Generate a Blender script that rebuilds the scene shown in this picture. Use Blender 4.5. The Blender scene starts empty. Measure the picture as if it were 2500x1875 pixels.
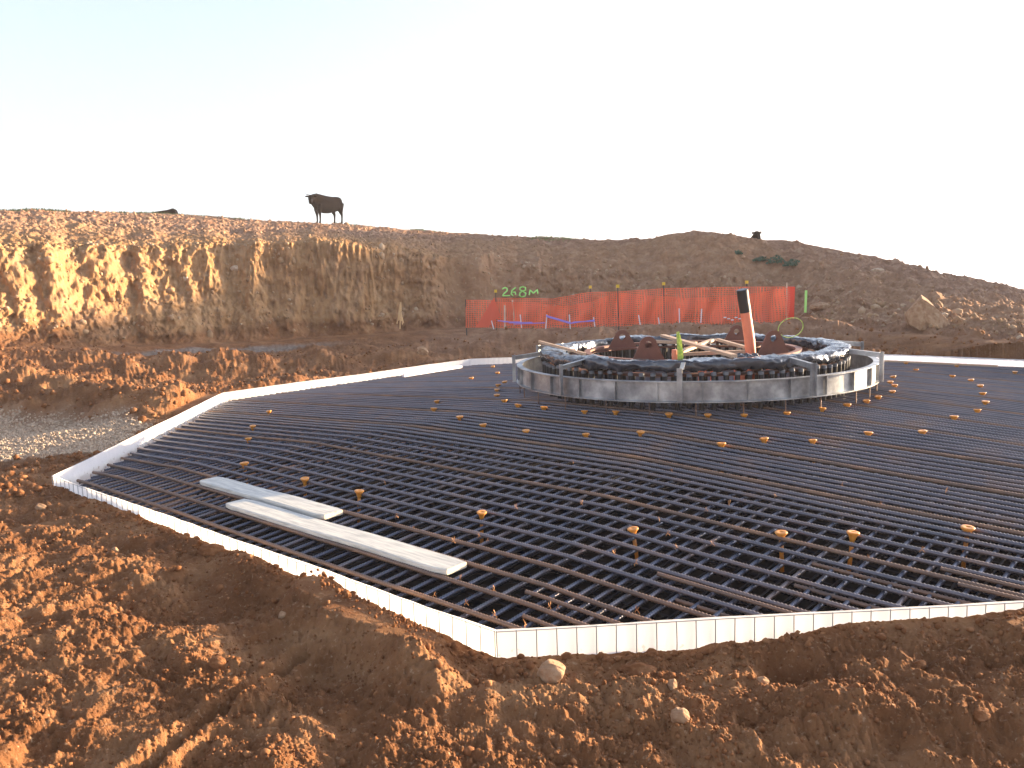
import bpy, math, random
import numpy as np
from mathutils import Vector, Matrix
random.seed(7); RNG = np.random.default_rng(7)
S = bpy.context.scene; COL = S.collection
rad = math.radians
# ---------------------------------------------------------------- camera
R = 7.5                                   # circumradius of the octagonal foundation, metres
F_PX, PITCH, ROLL, YAW = 2050.63, .1294, -.0329, .0538
CAM = np.array([-.3953*R, -1.4562*R, .2333*R])
_c, _s = math.cos(YAW), math.sin(YAW)
_fw = np.array([_s, _c, 0.]); _rt = np.array([_c, -_s, 0.]); _up = np.array([0, 0, 1.])
FW = math.cos(PITCH)*_fw - math.sin(PITCH)*_up
UP = math.sin(PITCH)*_fw + math.cos(PITCH)*_up
_cr, _sr = math.cos(ROLL), math.sin(ROLL)
cam = bpy.data.cameras.new('camera'); co = bpy.data.objects.new('camera', cam); COL.objects.link(co)
X = _cr*_rt + _sr*UP; Y = -_sr*_rt + _cr*UP; Z = -FW
co.matrix_world = Matrix(((X[0], Y[0], Z[0], CAM[0]), (X[1], Y[1], Z[1], CAM[1]), (X[2], Y[2], Z[2], CAM[2]), (0, 0, 0, 1)))
cam.lens = F_PX/2500*36; cam.sensor_width = 36; cam.clip_end = 2000; cam.clip_start = .05
S.camera = co
# ---------------------------------------------------------------- sky, sun, exposure
SUN_AZ, SUN_EL = 21.0, 8.0                # degrees; azimuth counter-clockwise from +X
W = bpy.data.worlds.new('World'); S.world = W; W.use_nodes = True
nt = W.node_tree; bg = nt.nodes['Background']
sky = nt.nodes.new('ShaderNodeTexSky'); sky.sky_type = 'NISHITA'; sky.sun_disc = False
sky.sun_elevation = rad(SUN_EL); sky.sun_rotation = rad(90-SUN_AZ)
sky.air_density = 1.0; sky.dust_density = 2.5; sky.ozone_density = 1.0; sky.altitude = 200
tc = nt.nodes.new('ShaderNodeTexCoord'); sep = nt.nodes.new('ShaderNodeSeparateXYZ'); cmb = nt.nodes.new('ShaderNodeCombineXYZ')
mx = nt.nodes.new('ShaderNodeMath'); mx.operation = 'MAXIMUM'; mx.inputs[1].default_value = .015
L = nt.links.new
L(tc.outputs['Generated'], sep.inputs[0]); L(sep.outputs[0], cmb.inputs[0]); L(sep.outputs[1], cmb.inputs[1])
L(sep.outputs[2], mx.inputs[0]); L(mx.outputs[0], cmb.inputs[2]); L(cmb.outputs[0], sky.inputs[0])
hs = nt.nodes.new('ShaderNodeHueSaturation'); hs.inputs['Saturation'].default_value = .42; L(sky.outputs[0], hs.inputs['Color'])
tn = nt.nodes.new('ShaderNodeMix'); tn.data_type = 'RGBA'; tn.blend_type = 'MULTIPLY'; tn.inputs[0].default_value = 1; tn.inputs[7].default_value = (.90, .98, 1.18, 1)
L(hs.outputs[0], tn.inputs[6]); L(tn.outputs[2], bg.inputs[0]); bg.inputs[1].default_value = .11
sd = bpy.data.lights.new('sun', 'SUN'); sd.energy = 5.0; sd.angle = rad(.6); sd.color = (1.0, .74, .45)
so = bpy.data.objects.new('sun', sd); COL.objects.link(so)
SUND = Vector((math.cos(rad(SUN_AZ))*math.cos(rad(SUN_EL)), math.sin(rad(SUN_AZ))*math.cos(rad(SUN_EL)), math.sin(rad(SUN_EL))))
so.rotation_euler = SUND.to_track_quat('Z', 'Y').to_euler(); so.location = (20, 10, 10)
S.view_settings.view_transform = 'Standard'; S.view_settings.look = 'None'
S.view_settings.exposure = 2.2; S.view_settings.gamma = 1
S.render.engine = 'CYCLES'
S.cycles.max_bounces = 5; S.cycles.diffuse_bounces = 3; S.cycles.glossy_bounces = 2; S.cycles.transparent_max_bounces = 8

# ---------------------------------------------------------------- helpers: pixels of the 2500x1875 photo -> rays
def ray(u, v):
    du, dv = u-1250, v-937.5
    x = (_cr*du+_sr*dv)/F_PX; y = -(-_sr*du+_cr*dv)/F_PX
    return FW + x*_rt + y*UP
def at(u, v, z=0.):                       # where the ray meets height z
    d = ray(u, v); return CAM + d*(z-CAM[2])/d[2]
def atr(u, v, r):                         # the ray at horizontal distance r
    d = ray(u, v); return CAM + d*r/math.hypot(d[0], d[1])
def azel(u, v):
    d = ray(u, v); return math.atan2(d[0], d[1]), d[2]/math.hypot(d[0], d[1])
# noise
def _h(ix, iy, iz, s):
    n = (ix*374761393 + iy*668265263 + iz*2147483647 + s*974634777) & 0xffffffff
    n = ((n ^ (n >> 13))*1274126177) & 0xffffffff
    return (((n ^ (n >> 16)) & 0xffff)/32768.0-1.0)
def noise2(x, y, s=0):
    x = np.asarray(x, float); y = np.asarray(y, float)
    ix = np.floor(x).astype(np.int64); iy = np.floor(y).astype(np.int64); fx = x-ix; fy = y-iy
    ux = fx*fx*fx*(fx*(fx*6-15)+10); uy = fy*fy*fy*(fy*(fy*6-15)+10)
    def g(a, b):
        t = _h(ix+a, iy+b, 0, s)*math.pi
        return np.cos(t)*(fx-a)+np.sin(t)*(fy-b)
    return 1.5*((g(0, 0)*(1-ux)+g(1, 0)*ux)*(1-uy)+(g(0, 1)*(1-ux)+g(1, 1)*ux)*uy)
def fbm(x, y, f, o, s=0, gain=.5):
    a = 1.; t = 0
    for i in range(o):
        t = t+a*noise2(x*f+17.3*i, y*f-9.1*i, s+i); a *= gain; f *= 2.03
    return t
def bill(x, y, f, o, s=0, gain=.5):       # lumpy: rounded tops, sharp creases
    a = 1.; t = 0
    for i in range(o):
        t = t+a*(1-2.2*np.abs(noise2(x*f+7.7*i, y*f+3.9*i, s+i))-.35)*-1; a *= gain; f *= 2.1
    return t
def sm(a, b, x):
    t = np.clip((np.asarray(x, float)-a)/(b-a), 0, 1); return t*t*(3-2*t)
NRM = [rad(-90+45*k) for k in range(8)]
AP = math.cos(math.pi/8)*R
def octd(x, y):                           # distance measure: 1 on the formwork
    m = None
    for a in NRM:
        v = (x*math.cos(a)+y*math.sin(a))/AP; m = v if m is None else np.maximum(m, v)
    return m
def mat_z(x, y):                          # top of the reinforcement mat
    r = np.clip((octd(x, y)-.25)/.75, 0, 1); return .225-(.225+.125)*r
def at_mat(u, v, dz=0.):
    d = ray(u, v); z = 0.
    for i in range(50):
        t = (z-CAM[2])/d[2]; q = CAM+d*t; z = .5*z+.5*(float(mat_z(q[0], q[1]))+dz)
    return q
# ---------------------------------------------------------------- naming / linking
def tag(o, label=None, cat=None, group=None, kind=None):
    if label: o['label'] = label
    if cat: o['category'] = cat
    if group: o['group'] = group
    if kind: o['kind'] = kind
    return o
def empty(name, loc, label, cat, group=None, rz=0):
    o = bpy.data.objects.new(name, None); COL.objects.link(o); o.location = loc; o.rotation_euler = (0, 0, rz)
    o.empty_display_size = .05
    return tag(o, label, cat, group)
class MB:
    def __init__(s): s.v = []; s.f = []
    def add(s, vs, fs):
        n = len(s.v); s.v += [tuple(map(float, p)) for p in vs]; s.f += [tuple(i+n for i in f) for f in fs]
    def box(s, c, size, rot=None):        # centre, size, optional 3x3
        hx, hy, hz = [a/2 for a in size]
        vs = [Vector((x*hx, y*hy, z*hz)) for x in (-1, 1) for y in (-1, 1) for z in (-1, 1)]
        if rot is not None: vs = [rot @ v for v in vs]
        vs = [v+Vector(c) for v in vs]
        s.add(vs, [(0, 1, 3, 2), (4, 6, 7, 5), (0, 4, 5, 1), (2, 3, 7, 6), (0, 2, 6, 4), (1, 5, 7, 3)])
    def beam(s, a, b, w, h, up=Vector((0, 0, 1))):
        a = Vector(a); b = Vector(b); d = (b-a); l = d.length; d.normalize()
        sd_ = d.cross(up); sd_.normalize(); u = sd_.cross(d)
        s.box((a+b)/2, (l, w, h), Matrix((d, sd_, u)).transposed())
    def tube(s, pts, rr, n=8, cap=True):
        pts = [Vector(p) for p in pts]; N = len(pts)
        if not hasattr(rr, '__len__'): rr = [rr]*N
        base = len(s.v); prev = None
        for i, p in enumerate(pts):
            d = (pts[min(i+1, N-1)]-pts[max(i-1, 0)]).normalized()
            if prev is None:
                a = d.orthogonal().normalized()
            else:
                a = (prev-d*prev.dot(d)).normalized()
            prev = a; b = d.cross(a)
            for k in range(n):
                t = 2*math.pi*k/n; s.v.append(tuple(p+(a*math.cos(t)+b*math.sin(t))*rr[i]))
        for i in range(N-1):
            for k in range(n):
                k2 = (k+1) % n
                s.f.append((base+i*n+k, base+i*n+k2, base+(i+1)*n+k2, base+(i+1)*n+k))
        if cap:
            s.f.append(tuple(base+k for k in reversed(range(n)))); s.f.append(tuple(base+(N-1)*n+k for k in range(n)))
    def lathe(s, prof, n=16, c=(0, 0, 0)):  # prof: (r,z)
        base = len(s.v); N = len(prof)
        for r_, z in prof:
            for k in range(n):
                t = 2*math.pi*k/n; s.v.append((c[0]+r_*math.cos(t), c[1]+r_*math.sin(t), c[2]+z))
        for i in range(N-1):
            for k in range(n):
                k2 = (k+1) % n; s.f.append((base+i*n+k, base+i*n+k2, base+(i+1)*n+k2, base+(i+1)*n+k))
        s.f.append(tuple(base+k for k in reversed(range(n)))); s.f.append(tuple(base+(N-1)*n+k for k in range(n)))
    def build(s, name, mat, parent=None, smooth=False):
        me = bpy.data.meshes.new(name); me.from_pydata(s.v, [], s.f); me.update()
        return mkobj(name, me, mat, parent, smooth)
def mkobj(name, me, mat, parent=None, smooth=False):
    if mat: me.materials.append(mat)
    if smooth: me.polygons.foreach_set('use_smooth', [True]*len(me.polygons))
    o = bpy.data.objects.new(name, me); COL.objects.link(o)
    if parent is not None: o.parent = parent
    return o
def npmesh(name, V, F, smooth=False):     # numpy verts (n,3), faces (m,k)
    me = bpy.data.meshes.new(name); V = np.ascontiguousarray(V, np.float32); F = np.ascontiguousarray(F, np.int32)
    k = F.shape[1]
    me.vertices.add(len(V)); me.vertices.foreach_set('co', V.ravel())
    me.loops.add(F.size); me.loops.foreach_set('vertex_index', F.ravel())
    me.polygons.add(len(F)); me.polygons.foreach_set('loop_start', np.arange(0, F.size, k, dtype=np.int32))
    me.polygons.foreach_set('loop_total', np.full(len(F), k, np.int32))
    if smooth: me.polygons.foreach_set('use_smooth', np.ones(len(F), bool))
    me.update(calc_edges=True); return me
# ---------------------------------------------------------------- materials
def mat_new(name, col=(.5, .5, .5), rough=.6, metal=0., spec=.5):
    m = bpy.data.materials.new(name); m.use_nodes = True
    b = m.node_tree.nodes['Principled BSDF']
    b.inputs['Base Color'].default_value = (*col, 1); b.inputs['Roughness'].default_value = rough
    b.inputs['Metallic'].default_value = metal; b.inputs['Specular IOR Level'].default_value = spec
    return m
def nd(m, t, **k):
    n = m.node_tree.nodes.new(t)
    for a, v in k.items(): setattr(n, a, v)
    return n
def vary(m, cols, scale=5., detail=6., bump=0., bscale=None, bdist=.01, coord='Object', rough=None, stretch=None):
    """base colour from a noise ramp over cols [(pos,rgb)...], optional bump"""
    T = m.node_tree; b = T.nodes['Principled BSDF']
    c = nd(m, 'ShaderNodeTexCoord'); src = c.outputs[coord]
    if stretch:
        mp = nd(m, 'ShaderNodeMapping'); mp.inputs['Scale'].default_value = stretch; T.links.new(src, mp.inputs[0]); src = mp.outputs[0]
    n = nd(m, 'ShaderNodeTexNoise'); n.inputs['Scale'].default_value = scale; n.inputs['Detail'].default_value = detail
    n.inputs['Roughness'].default_value = .6
    T.links.new(src, n.inputs['Vector'])
    r = nd(m, 'ShaderNodeValToRGB'); e = r.color_ramp.elements
    while len(e) < len(cols): e.new(.5)
    for i, (p, rgb) in enumerate(cols): e[i].position = p; e[i].color = (*rgb, 1)
    T.links.new(n.outputs['Fac'], r.inputs[0]); T.links.new(r.outputs[0], b.inputs['Base Color'])
    if bump:
        n2 = nd(m, 'ShaderNodeTexNoise'); n2.inputs['Scale'].default_value = bscale or scale*4; n2.inputs['Detail'].default_value = 6
        T.links.new(src, n2.inputs['Vector'])
        bp = nd(m, 'ShaderNodeBump'); bp.inputs['Strength'].default_value = bump; bp.inputs['Distance'].default_value = bdist
        T.links.new(n2.outputs['Fac'], bp.inputs['Height']); T.links.new(bp.outputs[0], b.inputs['Normal'])
    return m
M = {}
M['rebar'] = vary(mat_new('steel_rebar', rough=.38, spec=.7, metal=.35), [(.34, (.085, .085, .105)), (.55, (.125, .11, .125)), (.74, (.20, .125, .09))], scale=2.2, bump=.4, bscale=120, bdist=.003)
M['rebar_rust'] = vary(mat_new('rusty_rebar', rough=.55, spec=.5, metal=.3), [(.3, (.12, .085, .07)), (.55, (.19, .115, .08)), (.75, (.28, .15, .08))], scale=3., bump=.4, bscale=120, bdist=.003)
M['rebar_blue'] = vary(mat_new('mill_scale_rebar', rough=.36, spec=.6, metal=.6), [(.35, (.06, .072, .11)), (.60, (.085, .09, .12)), (.78, (.13, .085, .065))], scale=2.0, bump=.3, bscale=120, bdist=.003)
M['rebar_pit_shade'] = mat_new('rebar_painted_pit_shade', (.018, .018, .024), .6, 0., .1)  # lower bars coloured near-black to stand in for the shade down the pit
M['rust'] = vary(mat_new('red_brown_primer', rough=.7), [(.3, (.13, .045, .03)), (.7, (.20, .075, .05))], scale=8, bump=.2, bscale=60)
M['galv'] = vary(mat_new('dull_grey_steel', rough=.42, metal=.5), [(.34, (.17, .17, .18)), (.5, (.30, .30, .30)), (.66, (.50, .50, .49))], scale=4, detail=8, bump=.15, bscale=40, bdist=.004)
M['black'] = vary(mat_new('black_plastic_sleeve', rough=.35), [(.3, (.012, .013, .016)), (.7, (.03, .03, .035))], scale=20)
M['capg'] = mat_new('grey_plastic_cap', (.16, .17, .19), .4)
M['wrap'] = vary(mat_new('black_plastic_film', rough=.16, spec=.8), [(.3, (.018, .02, .028)), (.7, (.05, .055, .07))], scale=6, bump=.5, bscale=9, bdist=.03)
M['wood'] = vary(mat_new('pale_sawn_timber', rough=.7), [(.3, (.42, .27, .17)), (.7, (.58, .40, .27))], scale=6, stretch=(1, 12, 12), bump=.2, bscale=30)
M['board'] = vary(mat_new('weathered_scaffold_board', rough=.75), [(.3, (.33, .33, .31)), (.5, (.52, .51, .47)), (.7, (.66, .63, .55))], scale=5, detail=8, stretch=(.8, 9, 9), bump=.3, bscale=22, bdist=.004)
M['cut'] = vary(mat_new('pale_board_end', rough=.7), [(.3, (.5, .44, .33)), (.7, (.66, .58, .45))], scale=60)
M['cap'] = vary(mat_new('orange_plastic', rough=.4), [(.3, (.52, .18, .02)), (.7, (.70, .29, .045))], scale=20)
M['tie'] = mat_new('rusty_tie_wire', (.42, .2, .08), .5, .4)
M['pipe'] = vary(mat_new('orange_conduit_plastic', rough=.45), [(.3, (.80, .23, .12)), (.7, (.85, .27, .15))], scale=10)
M['tape'] = mat_new('black_tape', (.02, .02, .022), .35)
M['strap'] = vary(mat_new('yellow_green_webbing', rough=.6), [(.4, (.28, .42, .08)), (.6, (.62, .66, .14))], scale=30)
M['picket'] = mat_new('black_steel_picket', (.03, .028, .028), .6)
M['ycap'] = mat_new('yellow_picket_cap', (.75, .5, .03), .5)
M['peg'] = vary(mat_new('pale_wooden_peg', rough=.7), [(.3, (.55, .38, .26)), (.7, (.7, .52, .38))], scale=12)
M['white'] = mat_new('white_peg_paint', (.75, .7, .72), .6)
M['purple'] = mat_new('violet_string', (.32, .25, .75), .6)
M['lime'] = mat_new('lime_paint', (.42, .85, .22), .6)
M['redmesh'] = vary(mat_new('rolled_red_mesh', rough=.6), [(.3, (.75, .04, .02)), (.7, (.9, .07, .03))], scale=60)
M['straw'] = mat_new('dry_straw', (.6, .4, .2), .8)
M['weed'] = vary(mat_new('weed_leaves', rough=.7), [(.3, (.025, .07, .045)), (.7, (.06, .13, .07))], scale=8)
M['grass'] = vary(mat_new('short_grass', rough=.8), [(.3, (.10, .13, .04)), (.7, (.22, .24, .09))], scale=3)
M['hide'] = vary(mat_new('dark_brown_hide', rough=.75), [(.35, (.004, .004, .006)), (.6, (.008, .006, .006)), (.8, (.022, .013, .011))], scale=2.2); M['hide'].node_tree.nodes['Principled BSDF'].inputs['Specular IOR Level'].default_value = .0
M['horn'] = mat_new('dark_horn', (.10, .09, .08), .5)
M['stone'] = vary(mat_new('pale_stone', rough=.85), [(.3, (.22, .11, .05)), (.5, (.33, .19, .10)), (.7, (.44, .29, .17))], scale=9, bump=.5, bscale=30, bdist=.01)
M['clod'] = vary(mat_new('soil_clod', rough=.95, spec=.2), [(.3, (.12, .045, .016)), (.5, (.20, .081, .031)), (.7, (.33, .16, .072))], scale=14, bump=.6, bscale=60, bdist=.006)
M['clay_stone'] = vary(mat_new('clay_stone', rough=.9), [(.3, (.20, .11, .05)), (.5, (.34, .21, .11)), (.7, (.50, .38, .26))], scale=1.3)
M['gravel'] = vary(mat_new('pale_gravel_stone', rough=.85), [(.3, (.27, .18, .115)), (.5, (.42, .31, .215)), (.7, (.56, .44, .32))], scale=25)
M['blind'] = vary(mat_new('blinding_painted_pit_shade', rough=.9, spec=.02), [(.3, (.008, .007, .008)), (.7, (.016, .014, .015))], scale=2)  # darkness of the pit is put into this near-black floor colour
M['wire'] = mat_new('grey_wire', (.35, .36, .38), .45, .5)
# translucent white formwork film
def film_mat():
    m = mat_new('translucent_white_film', (.80, .80, .82), .35); T = m.node_tree; b = T.nodes['Principled BSDF']
    out = T.nodes['Material Output']
    tr = nd(m, 'ShaderNodeBsdfTranslucent'); tr.inputs[0].default_value = (.86, .84, .82, 1)
    mix = nd(m, 'ShaderNodeMixShader'); mix.inputs[0].default_value = .42
    T.links.new(b.outputs[0], mix.inputs[1]); T.links.new(tr.outputs[0], mix.inputs[2]); T.links.new(mix.outputs[0], out.inputs[0])
    c = nd(m, 'ShaderNodeTexCoord')
    # mud splashes thrown up from the soil line
    n0 = nd(m, 'ShaderNodeTexNoise'); n0.inputs['Scale'].default_value = 13; n0.inputs['Detail'].default_value = 9; T.links.new(c.outputs['Object'], n0.inputs['Vector'])
    sz_ = nd(m, 'ShaderNodeSeparateXYZ'); T.links.new(c.outputs['Object'], sz_.inputs[0])
    ma = nd(m, 'ShaderNodeMath', operation='MULTIPLY_ADD'); ma.inputs[1].default_value = -1.5; T.links.new(sz_.outputs[2], ma.inputs[0]); T.links.new(n0.outputs['Fac'], ma.inputs[2])
    rp_ = nd(m, 'ShaderNodeValToRGB'); rp_.color_ramp.elements[0].position = .80; rp_.color_ramp.elements[0].color = (0, 0, 0, 1); rp_.color_ramp.elements[1].position = .92; rp_.color_ramp.elements[1].color = (.75, .75, .75, 1)
    T.links.new(ma.outputs[0], rp_.inputs[0])
    for tgt, base in ((b.inputs['Base Color'], (.80, .80, .82, 1)), (tr.inputs[0], (.86, .84, .82, 1))):
        x_ = nd(m, 'ShaderNodeMix', data_type='RGBA'); x_.inputs[6].default_value = base; x_.inputs[7].default_value = (.24, .12, .06, 1); T.links.new(rp_.outputs[0], x_.inputs[0]); T.links.new(x_.outputs[2], tgt)
    n = nd(m, 'ShaderNodeTexNoise'); n.inputs['Scale'].default_value = 6; n.inputs['Detail'].default_value = 5
    T.links.new(c.outputs['Object'], n.inputs['Vector'])
    bp = nd(m, 'ShaderNodeBump'); bp.inputs['Strength'].default_value = .5; bp.inputs['Distance'].default_value = .02
    T.links.new(n.outputs['Fac'], bp.inputs['Height']); T.links.new(bp.outputs[0], b.inputs['Normal'])
    return m
M['film'] = film_mat()
def net_mat(name, dens=.58):
    m = mat_new(name, (.80, .17, .09), .6); T = m.node_tree; b = T.nodes['Principled BSDF']; out = T.nodes['Material Output']
    uv = nd(m, 'ShaderNodeTexCoord'); sp = nd(m, 'ShaderNodeSeparateXYZ'); T.links.new(uv.outputs['UV'], sp.inputs[0])
    res = []
    for k in (0, 1):                       # strands every 45 mm, UV in metres
        mu = nd(m, 'ShaderNodeMath', operation='MULTIPLY'); mu.inputs[1].default_value = 1/.075; T.links.new(sp.outputs[k], mu.inputs[0])
        fr = nd(m, 'ShaderNodeMath', operation='FRACT'); T.links.new(mu.outputs[0], fr.inputs[0])
        lt = nd(m, 'ShaderNodeMath', operation='LESS_THAN'); lt.inputs[1].default_value = 1-math.sqrt(1-dens); T.links.new(fr.outputs[0], lt.inputs[0]); res.append(lt)
    mm = nd(m, 'ShaderNodeMath', operation='MAXIMUM'); T.links.new(res[0].outputs[0], mm.inputs[0]); T.links.new(res[1].outputs[0], mm.inputs[1])
    tp = nd(m, 'ShaderNodeBsdfTransparent'); mix = nd(m, 'ShaderNodeMixShader')
    tl = nd(m, 'ShaderNodeBsdfTranslucent'); tl.inputs[0].default_value = (.85, .15, .06, 1)
    m1 = nd(m, 'ShaderNodeMixShader'); m1.inputs[0].default_value = .4
    T.links.new(b.outputs[0], m1.inputs[1]); T.links.new(tl.outputs[0], m1.inputs[2])
    T.links.new(mm.outputs[0], mix.inputs[0]); T.links.new(tp.outputs[0], mix.inputs[1]); T.links.new(m1.outputs[0], mix.inputs[2])
    T.links.new(mix.outputs[0], out.inputs[0]); return m
M['net'] = net_mat('orange_safety_mesh')
# soil: colours by zone attributes (bank clay, road grit, grass) and by noise
def soil_mat():
    m = mat_new('bare_soil', rough=.95, spec=.15); T = m.node_tree; b = T.nodes['Principled BSDF']; LK = T.links.new
    c = nd(m, 'ShaderNodeTexCoord')
    def no(sc, det=8, dist=0., rough=.62):
        n = nd(m, 'ShaderNodeTexNoise'); n.inputs['Scale'].default_value = sc; n.inputs['Detail'].default_value = det
        n.inputs['Roughness'].default_value = rough; n.inputs['Distortion'].default_value = dist; LK(c.outputs['Object'], n.inputs['Vector']); return n.outputs['Fac']
    def ramp(f, cols):
        r = nd(m, 'ShaderNodeValToRGB'); e = r.color_ramp.elements
        while len(e) < len(cols): e.new(.5)
        for i, (p, rgb) in enumerate(cols): e[i].position = p; e[i].color = (*rgb, 1)
        LK(f, r.inputs[0]); return r.outputs[0]
    def mixc(f, a, b_):
        x = nd(m, 'ShaderNodeMix', data_type='RGBA'); LK(f, x.inputs[0]) if not isinstance(f, float) else None
        LK(a, x.inputs[6]); LK(b_, x.inputs[7]); return x.outputs[2]
    def attr(n):
        a = nd(m, 'ShaderNodeAttribute'); a.attribute_name = n; return a.outputs['Fac']
    near = ramp(no(1.7), [(.30, (.115, .045, .017)), (.5, (.195, .084, .034)), (.70, (.31, .16, .074))])
    speck = ramp(no(38, 4), [(.60, (0, 0, 0)), (.70, (.7, .7, .7))])
    stone = ramp(no(11, 3), [(.3, (.34, .20, .11)), (.7, (.46, .32, .20))])
    near = mixc(speck, near, stone)
    clay = ramp(no(.55, 9, 1.2), [(.28, (.19, .075, .03)), (.42, (.30, .155, .065)), (.55, (.36, .21, .10)), (.68, (.26, .15, .09)), (.8, (.48, .35, .24))])
    clay2 = ramp(no(3.2, 9, .6), [(.33, (.15, .07, .035)), (.5, (.33, .185, .085)), (.66, (.44, .28, .15))])
    cm = nd(m, 'ShaderNodeMix', data_type='RGBA'); cm.inputs[0].default_value = .45; LK(clay, cm.inputs[6]); LK(clay2, cm.inputs[7])
    top = ramp(no(2.6, 10), [(.3, (.17, .085, .05)), (.5, (.28, .16, .10)), (.7, (.43, .28, .18))])
    road = ramp(no(6, 6), [(.3, (.13, .10, .08)), (.7, (.27, .225, .19))])
    grav = ramp(no(22, 5), [(.3, (.24, .15, .095)), (.5, (.37, .265, .18)), (.7, (.50, .38, .27))])
    gr = ramp(no(5, 6), [(.3, (.09, .11, .035)), (.7, (.22, .22, .09))])
    col = mixc(attr('bank'), near, cm.outputs[2]); col = mixc(attr('topsoil'), col, top)
    col = mixc(attr('road'), col, road); col = mixc(attr('gravel'), col, grav); col = mixc(attr('turf'), col, gr)
    LK(col, b.inputs['Base Color'])
    bp = nd(m, 'ShaderNodeBump'); bp.inputs['Strength'].default_value = .8; bp.inputs['Distance'].default_value = .012; LK(no(45, 8), bp.inputs['Height'])
    bp2 = nd(m, 'ShaderNodeBump'); bp2.inputs['Strength'].default_value = .7; bp2.inputs['Distance'].default_value = .06; LK(no(7, 8), bp2.inputs['Height'])
    LK(bp2.outputs[0], bp.inputs['Normal']); LK(bp.outputs[0], b.inputs['Normal'])
    return m
M['soil'] = soil_mat()

# ================================================================ THE GROUND
def tab(pts, kind):
    A = []; 
    for p in pts:
        a, e = azel(p[0], p[1]); A.append((a, e)+tuple(p[2:]))
    A = np.array(A); A = A[np.argsort(A[:, 0])]; return A
CREST = tab([(-700, 506, 27), (-400, 512, 29), (0, 516, 33), (100, 515, 34.5), (250, 520, 37), (400, 524, 39), (540, 534, 40), (640, 541, 41), (740, 547, 41), (870, 553, 40), (1000, 562, 39), (1250, 577, 37), (1450, 586, 36), (1560, 585, 35), (1610, 578, 34.5),
             (1650, 569, 34.5), (1700, 563, 34.5), (1740, 566, 34.5), (1790, 574, 34.5), (1850, 583, 34.5), (1920, 588, 34.5), (1960, 594, 34.5), (2010, 606, 34.5), (2100, 622, 34.5), (2160, 633, 34.5), (2230, 647, 34.5), (2300, 668, 34.5), (2350, 674, 34.5), (2420, 689, 34.5), (2500, 708, 34.5), (2700, 740, 34.5), (2950, 775, 34.5)], 'c')
EDGE = tab([(-700, 590, 4.5), (-400, 590, 4.3), (0, 588, 4.), (300, 588, 3.4), (450, 592, 2.6), (640, 583, 1.9), (760, 580, 1.6), (900, 592, 1.7), (1000, 602, 2.0), (1150, 618, 2.6), (1300, 632, 3), (1500, 645, 3.3), (1750, 655, 4), (2000, 690, 5), (2250, 730, 5), (2500, 765, 5), (2900, 815, 5)], 'e')
FOOT = tab([(-700, 862, 15.5), (-400, 852, 18.5), (0, 848, 22), (203, 846, 23.5), (407, 842, 25.2), (600, 834, 26.5), (900, 815, 28), (1137, 799, 29), (1500, 795, 28.3), (1900, 795, 26.2), (2100, 805, 22), (2300, 820, 19.3), (2500, 838, 17.25), (2900, 880, 13.6)], 'f')
def prof(az):
    fe = np.interp(az, FOOT[:, 0], FOOT[:, 1]); rf = np.interp(az, FOOT[:, 0], FOOT[:, 2]); ZF = CAM[2]+fe*rf
    ee = np.interp(az, EDGE[:, 0], EDGE[:, 1]); re = rf+np.interp(az, EDGE[:, 0], EDGE[:, 2])+.35*noise2(az*13, 0*az, 63)+.3*noise2(az*37, 0*az, 64); ze = CAM[2]+(ee+.006*noise2(az*15, 0*az+4, 65)+.004*noise2(az*41, 0*az+4, 66)-.003)*re
    ce = np.interp(az, CREST[:, 0], CREST[:, 1]); rc = np.interp(az, CREST[:, 0], CREST[:, 2]); zc = CAM[2]+ce*rc
    return rf, re, ze, rc, zc, ZF
SU, SV = math.cos(rad(SUN_AZ)), math.sin(rad(SUN_AZ))
def pxy(u, v, z=-.15):
    q = at(u, v, z); return q[0], q[1]
def seg(x, y, a, b):                      # distance to a segment, and 0..1 along it
    ax, ay = a; bx, by = b; dx, dy = bx-ax, by-ay; t = np.clip(((x-ax)*dx+(y-ay)*dy)/(dx*dx+dy*dy), 0, 1)
    return np.hypot(x-ax-t*dx, y-ay-t*dy), t
GR_C = [pxy(-150, 1030), pxy(300, 1030), pxy(385, 1050), pxy(250, 1100), pxy(60, 1112), pxy(-200, 1130)]
def in_poly(x, y, P, soft):
    cx = sum(p[0] for p in P)/len(P); cy = sum(p[1] for p in P)/len(P); d = None
    for i in range(len(P)):
        a, b = P[i], P[(i+1) % len(P)]; nx, ny = (b[1]-a[1]), -(b[0]-a[0]); l = math.hypot(nx, ny); nx /= l; ny /= l
        if (cx-a[0])*nx+(cy-a[1])*ny > 0: nx, ny = -nx, -ny
        v = (x-a[0])*nx+(y-a[1])*ny; d = v if d is None else np.maximum(d, v)
    return 1-sm(-soft, soft, d+.25*fbm(x, y, 1.3, 3, 77))
def roadm(az, r):
    d = r-np.interp(az, FOOT[:, 0], FOOT[:, 2])+.3*noise2(az*8, 0*az, 96)
    return sm(-2.2, -1.9, d)*(1-sm(-1.3, -1.0, d))*(1-sm(-.20, -.12, az))*sm(-.45, -.34, az)
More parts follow.
